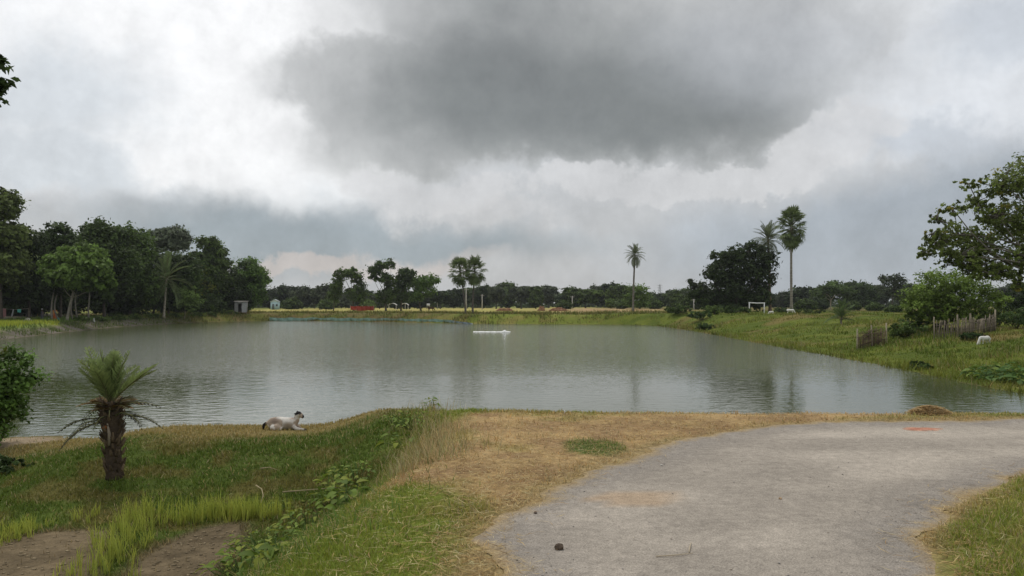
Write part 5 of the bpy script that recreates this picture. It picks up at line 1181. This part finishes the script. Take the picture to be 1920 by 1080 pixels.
# ------------------------------------------------------------------ right bank: fences, goal
def fence(label, pts, Ys, h, n, seed, posts, dense, col, twigs=0):
    """stakes between posts; pts = columns, Ys = distances"""
    r = np.random.default_rng(seed); P = [((u - CX) / F * Y, Y) for u, Y in zip(pts, Ys)]
    bx, by = P[0]; bz = gzs(bx, by); rt = thing('bamboo_fence', label, 'fence', (bx, by, bz))
    seg = [math.dist(P[i], P[i + 1]) for i in range(len(P) - 1)]; cum = [0] + list(np.cumsum(seg))
    def pos(q): return np.interp(q * cum[-1], cum, [p[0] for p in P]), np.interp(q * cum[-1], cum, [p[1] for p in P])
    sv = []
    for k in range(3):
        mb = MB(); mb.tube([(0, 0, -.12), (r.uniform(-.03, .03), 0, .5), (r.uniform(-.05, .05), 0, 1.0)], [.021, .019, .015], 6, np.array(col) * (.8 + .2 * k)); me_ = mb.mesh('stake'); me_.materials.append(M_bamboo); sv.append(me_)
    for i in range(n):
        q = (i + r.uniform(.1, .9)) / n; x, y = pos(q); o = link('stake', sv[r.integers(0, 3)], None, rt); o.location = (x - bx, y - by, gzs(x, y) - bz)
        o.rotation_euler = (r.uniform(-.06, .06), r.uniform(-.08, .08), r.uniform(0, 6)); o.scale = (dense, dense, h * r.uniform(.72, 1.05))
    for q in posts:
        x, y = pos(q); mb = MB(); mb.tube([(x - bx, y - by, gzs(x, y) - bz - .15), (x - bx + r.uniform(-.03, .03), y - by, gzs(x, y) - bz + h * 1.22)], [.045, .038], 8, (.34, .29, .21)); link('post', mb.mesh('post'), M_bamboo, rt)
    for zz_ in (.3, .72):
        mb = MB(); qq = np.linspace(0, 1, 12); mb.tube([(pos(q)[0] - bx, pos(q)[1] - by - .035, gzs(*pos(q)) - bz + h * zz_ + r.uniform(-.03, .03)) for q in qq], .016, 5, np.array(col) * .9); link('rail', mb.mesh('rail'), M_bamboo, rt)
    if twigs:
        for i in range(twigs):
            q0 = r.uniform(0, .7); q1 = min(1, q0 + r.uniform(.15, .4)); zz_ = r.uniform(.1, .95) * h; a_, b_ = pos(q0), pos(q1)
            mb = MB(); mb.tube([(a_[0] - bx, a_[1] - by - .02, gzs(*a_) - bz + zz_), (b_[0] - bx, b_[1] - by + .02, gzs(*b_) - bz + zz_ + r.uniform(-.15, .15))], [.014, .008], 4, np.array(col) * r.uniform(.6, 1.1)); link('twig', mb.mesh('twig'), M_bamboo, rt)
fence('brown twig-woven bamboo fence standing on the right bank slope', (1607, 1662), (42, 43), .92, 34, 1, (0, .5, 1), 1.0, (.15, .105, .07), 60)
fence('pale bamboo stake fence around the leafy low tree', (1752, 1802, 1866), (42.5, 41.5, 43.8), .95, 62, 2, (0, .22, .45, 1), 1.25, (.24, .20, .15), 6)
Yp = 98; pl_, pr_ = (1405 - CX) / F * Yp, (1433 - CX) / F * Yp; zp = gzs(pl_, Yp)
rt = thing('goal_frame', 'white goal frame standing in the grass before the big dark tree', 'goal', (pl_, Yp, zp))
ht = CAMZ - (567.5 - HV) / F * Yp - zp
for xx, dz_ in ((0, 0), (pr_ - pl_, -.05)):
    mb = MB(); mb.tube([(xx, 0, -.1), (xx, 0, ht + dz_)], [.07, .065], 8, (.78, .78, .76)); link('post', mb.mesh('post'), M_paint, rt)
mb = MB(); mb.tube([(-.08, 0, ht), ((pr_ - pl_) * .5, 0, ht - .06), (pr_ - pl_ + .08, 0, ht - .04)], .06, 8, (.78, .78, .76)); link('crossbar', mb.mesh('crossbar'), M_paint, rt)

# ------------------------------------------------------------------ far shore objects
# teal fishing net stretched along the waterline
P = [on(510, 601.6, WZ), on(600, 601.6, WZ), on(680, 602.5, WZ), on(740, 603.3, WZ), on(820, 605, WZ), on(887, 606.8, WZ)]
P = [(x, y - 1.3) for x, y in P]; bx, by = P[0]
rt = thing('net_fence', 'long teal net strung on short sticks along the far waterline', 'net', (bx, by, WZ))
seg = [math.dist(P[i], P[i + 1]) for i in range(len(P) - 1)]; cum = [0] + list(np.cumsum(seg)); r = np.random.default_rng(21)
k = 150; q = np.linspace(0, cum[-1], k); px = np.interp(q, cum, [p[0] for p in P]) - bx; py = np.interp(q, cum, [p[1] for p in P]) - by + .08 * np.sin(q * 2.1)
hz = .56 - .10 * np.abs(np.sin(q * np.pi / 3.2)) + .05 * fbm(q * .7, q * 0, 4); hz[-24:] *= np.linspace(1, .25, 24)
V = []; C_ = []; f_ = []
for i in range(k):
    for j in range(4):
        V.append((px[i], py[i] + .10 * math.sin(i * 1.3 + j), -.05 + hz[i] * j / 3)); tq = i / k
        C_.append(np.array([.26, .40, .34]) * (1 - sst(np.array([tq]), .82, .95)[0]) + np.array([.26, .32, .38]) * sst(np.array([tq]), .82, .95)[0] + .04 * r.normal())
for i in range(k - 1):
    for j in range(3): f_.append((i * 4 + j, (i + 1) * 4 + j, (i + 1) * 4 + j + 1, i * 4 + j + 1))
link('net', npmesh('net', V, [f_], np.clip(C_, .05, .8), True), M_cloth, rt)
for i in range(0, k, 9):
    mb = MB(); mb.tube([(px[i], py[i] + .05, -.6), (px[i] + r.uniform(-.04, .04), py[i] + .05, hz[i] + .12)], [.03, .022], 5, (.25, .2, .14)); link('stick', mb.mesh('stick'), M_bamboo, rt)
# floating foam
xf, yf = on(922, 622, WZ); r = np.random.default_rng(31); mb = MB(); V = []; f_ = []; nx_, ny_ = 46, 7
W_ = 70 / F * yf
for i in range(nx_):
    a = i / (nx_ - 1); hgt_ = .035 + .04 * fbm(np.array([a * 14]), np.array([0.]), 3)[0] + .10 * math.exp(-((a - .84) / .06) ** 2); wd = .22 * math.sin(math.pi * min(1, max(0, a * .96 + .02))) ** .5 + .1
    for j in range(ny_):
        b_ = j / (ny_ - 1) * math.pi; V.append(((a - .5) * W_, math.cos(b_) * wd, math.sin(b_) * hgt_ * r.uniform(.8, 1.2) - .02))
for i in range(nx_ - 1):
    for j in range(ny_ - 1): q = i * ny_ + j; f_.append((q, q + 1, q + ny_ + 1, q + ny_))
mb.add(V, f_, (.86, .86, .84)); tag(link('floating_foam', mb.mesh('foam', True), M_paint, None, (xf, yf, WZ)), 'thin streak of white foam floating on the middle of the pond', 'foam')
# red cloth strip
Yr = 138; xr0, xr1 = (657 - CX) / F * Yr, (701 - CX) / F * Yr; zr = gzs(xr0, Yr)
rt = thing('red_cloth_strip', 'long low red cloth strip stretched between stakes in the far field', 'cloth', (xr0, Yr, zr))
V = []; f_ = []; C_ = []; k = 30; W_ = xr1 - xr0
for i in range(k):
    a = i / (k - 1); top_ = .98 - .06 * math.sin(a * math.pi * 3) ** 2; low_ = .30 - .16 * math.sin(a * math.pi) + .06 * math.sin(a * 11)
    for j in range(4): V.append((a * W_, .06 * math.sin(a * 30 + j), low_ + (top_ - low_) * j / 3)); C_.append(np.array([.33, .06, .04]) * (1 - .35 * a) + np.array([.02, .01, .015]) * r.normal())
for i in range(k - 1):
    for j in range(3): f_.append((i * 4 + j, (i + 1) * 4 + j, (i + 1) * 4 + j + 1, i * 4 + j + 1))
link('cloth', npmesh('cloth', V, [f_], np.clip(C_, .01, .8), True), M_cloth, rt)
for a in (0, .25, .5, .75, 1):
    mb = MB(); mb.tube([(a * W_, .05, -.1), (a * W_, .05, 1.08)], .035, 6, (.42, .34, .25)); link('stake', mb.mesh('stake'), M_bamboo, rt)
# brick heaps
def brick_heap(label, u, Y, w, h, n, seed):
    r = np.random.default_rng(seed); x = (u - CX) / F * Y; mb = MB()
    for i in range(n):
        a = r.uniform(0, 6.28); q = math.sqrt(r.random()); zz_ = h * max(0, 1 - q ** 4) * r.uniform(.2, 1) * (.75 + .25 * math.sin(a * 3 + seed)) + .04
        mb.box((math.cos(a) * q * w / 2, math.sin(a) * q * w * .25, zz_), (.26, .13, .09), r.uniform(0, 3.1), np.array([.40, .23, .14]) * r.uniform(.65, 1.25), r.uniform(-.5, .5), r.uniform(-.4, .4))
    rt = thing('brick_heap', label, 'bricks', (x, Y, gzs(x, Y)), 'heaps of red brick in the far field'); o = link('bricks', mb.mesh('bricks'), M_brick, rt); o['kind'] = 'stuff'
brick_heap('heap of red bricks right of the twin fan palms', 946, 150, 3.2, .6, 320, 1)
brick_heap('tall narrow stack of red bricks, left one of the right-hand heaps', 1015, 152, 1.3, .95, 220, 2)
brick_heap('long low heap of red bricks left of the lone date palm', 1047, 148, 3.6, .6, 340, 3)
# power poles
for i, (u, tv, Y) in enumerate([(874, 541, 165), (904, 552, 190), (820, 560, 215), (1073, 555, 190), (1301, 560, 150)]):
    x = (u - CX) / F * Y; z = gzs(x, Y); h = CAMZ - (tv - HV) / F * Y - z
    rt = thing('power_pole', ['pale power pole between the trunks of the twin fan palms', 'pale power pole right of the twin fan palms', 'short pale power pole left of the twin fan palms', 'pale power pole before the tree line right of the brick heaps', 'pale pole at the left foot of the big dark tree'][i], 'pole', (x, Y, z), 'power poles before the far tree line')
    mb = MB(); mb.tube([(0, 0, -.2), (0, 0, h)], [.13, .09], 8, (.48, .46, .42)); link('shaft', mb.mesh('shaft'), M_concrete, rt)
    mb = MB(); mb.box((0, 0, h - .25), (.9, .07, .07), 0, (.40, .38, .35)); ca = link('crossarm', mb.mesh('crossarm'), M_concrete, rt)
    for sx in (-.38, .38):
        mb = MB(); mb.tube([(sx, 0, h - .21), (sx, 0, h - .05)], [.05, .03], 6, (.3, .22, .18)); link('insulator', mb.mesh('insulator'), M_concrete, ca)
# tin shed at the end of the grove
Ys_ = 119; xs_ = (452 - CX) / F * Ys_; zs_ = gzs(xs_, Ys_)
rt = thing('tin_shed', 'small grey tin shed with dark doorway at the right end of the grove', 'shed', (xs_, Ys_, zs_), None, .25)
bw, bd, bh = 1.7, 1.5, 1.75
def corr(mb, x0_, x1_, y_, z0_, z1_, col, nn=14):
    xx = np.linspace(x0_, x1_, nn * 2 + 1); V = []; f_ = []
    for i, x in enumerate(xx): V += [(x, y_ + .02 * (i % 2), z0_), (x, y_ + .02 * (i % 2), z1_)]
    for i in range(len(xx) - 1): f_.append((2 * i, 2 * i + 2, 2 * i + 3, 2 * i + 1))
    mb.add(V, f_, col)
mb = MB(); corr(mb, -bw / 2, -.35, -bd / 2, .2, bh, (.2, .2, .19), 4); corr(mb, .15, bw / 2, -bd / 2, .2, bh, (.36, .37, .37), 7); mb.box((-.1, -bd / 2, bh - .12), (.55, .03, .22), 0, (.4, .41, .41)); link('front_wall', mb.mesh('front_wall'), M_tin, rt)
mb = MB(); mb.box((-bw / 2, 0, (bh + .2) / 2), (.03, bd - .06, bh - .2), 0, (.22, .21, .19)); mb.box((bw / 2, 0, (bh + .2) / 2), (.03, bd - .06, bh - .2), 0, (.3, .3, .3)); mb.box((0, bd / 2, (bh + .2) / 2), (bw - .05, .03, bh - .2), 0, (.2, .2, .2)); link('side_walls', mb.mesh('side_walls'), M_tin, rt)
mb = MB(); mb.box((0, 0, bh + .06), (bw + .3, bd + .35, .05), 0, (.15, .14, .12), .06); link('roof', mb.mesh('roof'), M_tin, rt)
mb = MB(); mb.box((0, 0, .17), (bw, bd, .06), 0, (.2, .15, .1)); link('floor', mb.mesh('floor'), M_bamboo, rt)
for sx in (-1, 1):
    for sy in (-1, 1):
        mb = MB(); mb.tube([(sx * bw * .46, sy * bd * .44, -.6), (sx * bw * .46, sy * bd * .44, .16)], .05, 6, (.2, .16, .12)); link('post', mb.mesh('post'), M_bamboo, rt)
# pale blue house among the far trees
Yh = 190; xh = (516 - CX) / F * Yh; zh = gzs(xh, Yh)
rt = thing('house', 'small pale blue house among the far trees right of the grove', 'house', (xh, Yh, zh), None, .2)
mb = MB(); mb.box((0, 0, .9), (1.9, 2.4, 1.8), 0, (.42, .58, .64)); mb.add([(-.95, -1.2, 1.8), (.95, -1.2, 1.8), (0, -1.2, 2.35)], [(0, 1, 2)], (.5, .62, .66)); link('wall', mb.mesh('wall'), M_paint, rt)
mb = MB(); mb.box((-.55, 0, 2.12), (1.25, 2.8, .05), 0, (.55, .62, .64), 0, -.52); mb.box((.55, 0, 2.12), (1.25, 2.8, .05), 0, (.55, .62, .64), 0, .52); link('roof', mb.mesh('roof'), M_tin, rt)
mb = MB(); mb.box((-.35, -1.22, .65), (.5, .05, 1.3), 0, (.12, .14, .14)); dr_ = link('door', mb.mesh('door'), M_paint, rt); mb = MB(); mb.box((-.18, -1.26, .65), (.05, .04, .05), 0, (.4, .38, .3)); link('handle', mb.mesh('handle'), M_tin, dr_)
mb = MB(); mb.box((.45, -1.22, 1.05), (.45, .05, .5), 0, (.10, .12, .13)); wi_ = link('window', mb.mesh('window'), M_paint, rt); mb = MB(); mb.box((.45, -1.25, .77), (.56, .09, .05), 0, (.5, .55, .56)); link('sill', mb.mesh('sill'), M_paint, wi_)
# two arched white shelters
for i, (u, w) in enumerate([(736, 17), (759, 15)]):
    Yv = 185; x = (u - CX) / F * Yv; z = gzs(x, Yv); W_ = w / F * Yv
    rt = thing('arched_shelter', ['left of two low shelters with arched white roofs before the far trees', 'right of two low shelters with arched white roofs before the far trees'][i], 'shelter', (x, Yv, z), 'arched white shelters')
    mb = MB(); V = []; f_ = []
    for j in range(11):
        a = -1 + 2 * j / 10
        for yy in (-.6, .6):
            for dz_ in (0, .09): V.append((a * W_ / 2, yy, 1.0 + .45 * (1 - a * a) + dz_))
    for j in range(10):
        o_ = j * 4; f_ += [(o_, o_ + 4, o_ + 6, o_ + 2), (o_ + 1, o_ + 3, o_ + 7, o_ + 5), (o_, o_ + 1, o_ + 5, o_ + 4), (o_ + 2, o_ + 6, o_ + 7, o_ + 3)]
    mb.add(V, f_, (.74, .74, .72)); link('roof', mb.mesh('roof', True), M_paint, rt)
    for sx in ((-.8, .8) if i == 0 else (-.8, .1, .8)):
        mb = MB(); mb.tube([(sx * W_ / 2, 0, -.1), (sx * W_ / 2, 0, 1.0 + .45 * (1 - sx * sx))], .06, 6, (.7, .7, .66)); link('post', mb.mesh('post'), M_paint, rt)
# white board on posts near the cow
Yb = 150; x = (803 - CX) / F * Yb; z = gzs(x, Yb)
rt = thing('signboard', 'small blank white board on posts behind the brown cow', 'board', (x, Yb, z))
mb = MB(); mb.box((0, 0, 1.15), (.62, .04, .5), 0, (.66, .66, .64)); link('board', mb.mesh('board'), M_paint, rt)
for sx in (-.25, .25):
    mb = MB(); mb.tube([(sx, .03, -.1), (sx, .03, 1.3)], .03, 6, (.4, .38, .34)); link('post', mb.mesh('post'), M_paint, rt)
# lattice pylon on the horizon
Yt = 620; x = (1237 - CX) / F * Yt; hT = CAMZ - (533 - HV) / F * Yt - .3
rt = thing('pylon', 'thin lattice power pylon on the horizon right of the lone date palm', 'pylon', (x, Yt, .25))
mb = MB()
for sx in (-1, 1):
    for sy in (-1, 1): mb.tube([(sx * 1.5, sy * 1.5, 0), (sx * .35, sy * .35, hT)], .10, 4, (.35, .36, .38))
link('legs', mb.mesh('legs'), M_tin, rt); mb = MB()
for i in range(8):
    z0_, z1_ = hT * i / 8, hT * (i + 1) / 8; w0, w1 = 1.5 - 1.15 * i / 8, 1.5 - 1.15 * (i + 1) / 8
    for sy in (-1, 1): mb.tube([(-w0, sy * w0, z0_), (w1, sy * w1, z1_)], .06, 4, (.35, .36, .38)); mb.tube([(w0, sy * w0, z0_), (-w1, sy * w1, z1_)], .06, 4, (.35, .36, .38))
link('bracing', mb.mesh('bracing'), M_tin, rt); mb = MB()
for zz_ in (.72, .84, .95): mb.box((0, 0, hT * zz_), (4.2, .2, .2), 0, (.35, .36, .38))
link('crossarms', mb.mesh('crossarms'), M_tin, rt)
# ------------------------------------------------------------------ small things on the road and bank
def rock(name, label, cat, u, v, s, col, seed, z=0):
    r = np.random.default_rng(seed); x, y = on(u, v, z); bm = bmesh.new(); bmesh.ops.create_icosphere(bm, subdivisions=3, radius=s)
    for q in bm.verts:
        c_ = q.co; k_ = .72 + .5 * fbm(np.array([c_.x / s * 1.6 + seed]), np.array([c_.y / s * 1.6 + c_.z / s]), seed)[0]; q.co = Vector((c_.x * k_, c_.y * k_ * .9, c_.z * k_ * .75))
    me = bpy.data.meshes.new(name); bm.to_mesh(me); bm.free(); paint(me, lambda c: np.zeros((len(c), 3)) + np.array(col)); return tag(link(name, me, M_ground, None, (x, y, z + s * .5 + .004)), label, cat)
rock('clod', 'dark brown earth clod lying on the near left of the road', 'clod', 1048, 1031, .031, (.10, .075, .055), 3)
rock('clod', 'tiny dark clod near the road edge beside the straw verge', 'clod', 1004, 964, .014, (.13, .10, .08), 4)
rock('stone', 'small pale stone on the road just below the straw verge', 'stone', 1240, 874, .013, (.5, .47, .42), 5)
rock('stone', 'small tan stone in the middle of the road', 'stone', 1463, 937, .014, (.45, .32, .2), 6)
x, y = on(1058, 778, -.02); mb = MB(); mb.tube([(0, 0, -.05), (.004, 0, .055)], [.008, .006], 6, (.7, .68, .62)); tag(link('peg', mb.mesh('peg'), M_paint, None, (x, y, gzs(x, y))), 'short white peg sticking up on the crest of the dry verge', 'peg')
for i, (pts, lab) in enumerate([([(1230, 1046), (1265, 1045), (1300, 1040)], 'pale dry twig lying on the road near the bottom'), ([(1292, 1038), (1294, 1028), (1296, 1020)], 'short pale straw stalk pointing up the road beside the twig')]):
    Pp = [on(u, v, 0) for u, v in pts]; b0 = Pp[0]; mb = MB(); mb.tube([(p[0] - b0[0], p[1] - b0[1], .004 + .004 * (j % 2)) for j, p in enumerate(Pp)], [.004, .004, .002], 5, (.52, .44, .32)); tag(link('twig', mb.mesh('twig'), M_straw, None, (b0[0], b0[1], .007)), lab, 'twig')
for i, (pts, Y, lab) in enumerate([([(480, 870), (500, 884), (512, 900), (517, 922)], 10.6, 'bent dry stalk arching over the grass slope'), ([(488, 857), (505, 864), (520, 868)], 11.2, 'short dry stalk lying high on the grass slope'), ([(530, 885), (580, 882), (640, 872)], 10.4, 'long thin dry branch lying along the grass slope')]):
    Pp = [at(u, v, Y) for u, v in pts]; Pp = [Vector((p.x, p.y, gzs(p.x, p.y) + .05 + .02 * math.sin(j * 2))) for j, p in enumerate(Pp)]
    if i == 0: Pp = [Vector((q.x, Y - .35 * j * .6, 0)) for j, q in enumerate(Pp)]; Pp = [Vector((p.x, p.y, gzs(p.x, p.y) + .06 + .03 * math.sin(j))) for j, p in enumerate(Pp)]
    b0 = Pp[0]; mb = MB(); mb.tube([p - b0 for p in Pp], np.linspace(.009, .004, len(Pp)), 5, (.40, .33, .20)); tag(link('dry_stalk', mb.mesh('dry_stalk'), M_straw, None, b0), lab, 'stalk')
# ------------------------------------------------------------------ haze
me = bpy.data.meshes.new('haze'); bm = bmesh.new(); bmesh.ops.create_cube(bm, size=1.0)
for q in bm.verts: q.co = Vector((q.co.x * 3900, q.co.y * 3900, -4.5 if q.co.z < 0 else 30.0))
bm.to_mesh(me); bm.free()
hm = bpy.data.materials.new('haze'); hm.use_nodes = True; hn = hm.node_tree.nodes; [hn.remove(q) for q in list(hn) if q.type == 'BSDF_PRINCIPLED']
pv = hn.new('ShaderNodeVolumePrincipled'); pv.inputs['Color'].default_value = (.90, .94, 1, 1); pv.inputs['Density'].default_value = .00018; pv.inputs['Anisotropy'].default_value = .2
hm.node_tree.links.new(pv.outputs[0], hn['Material Output'].inputs['Volume'])
tag(link('haze', me, hm), 'thin pale haze over the whole plain', 'haze', kind='stuff')
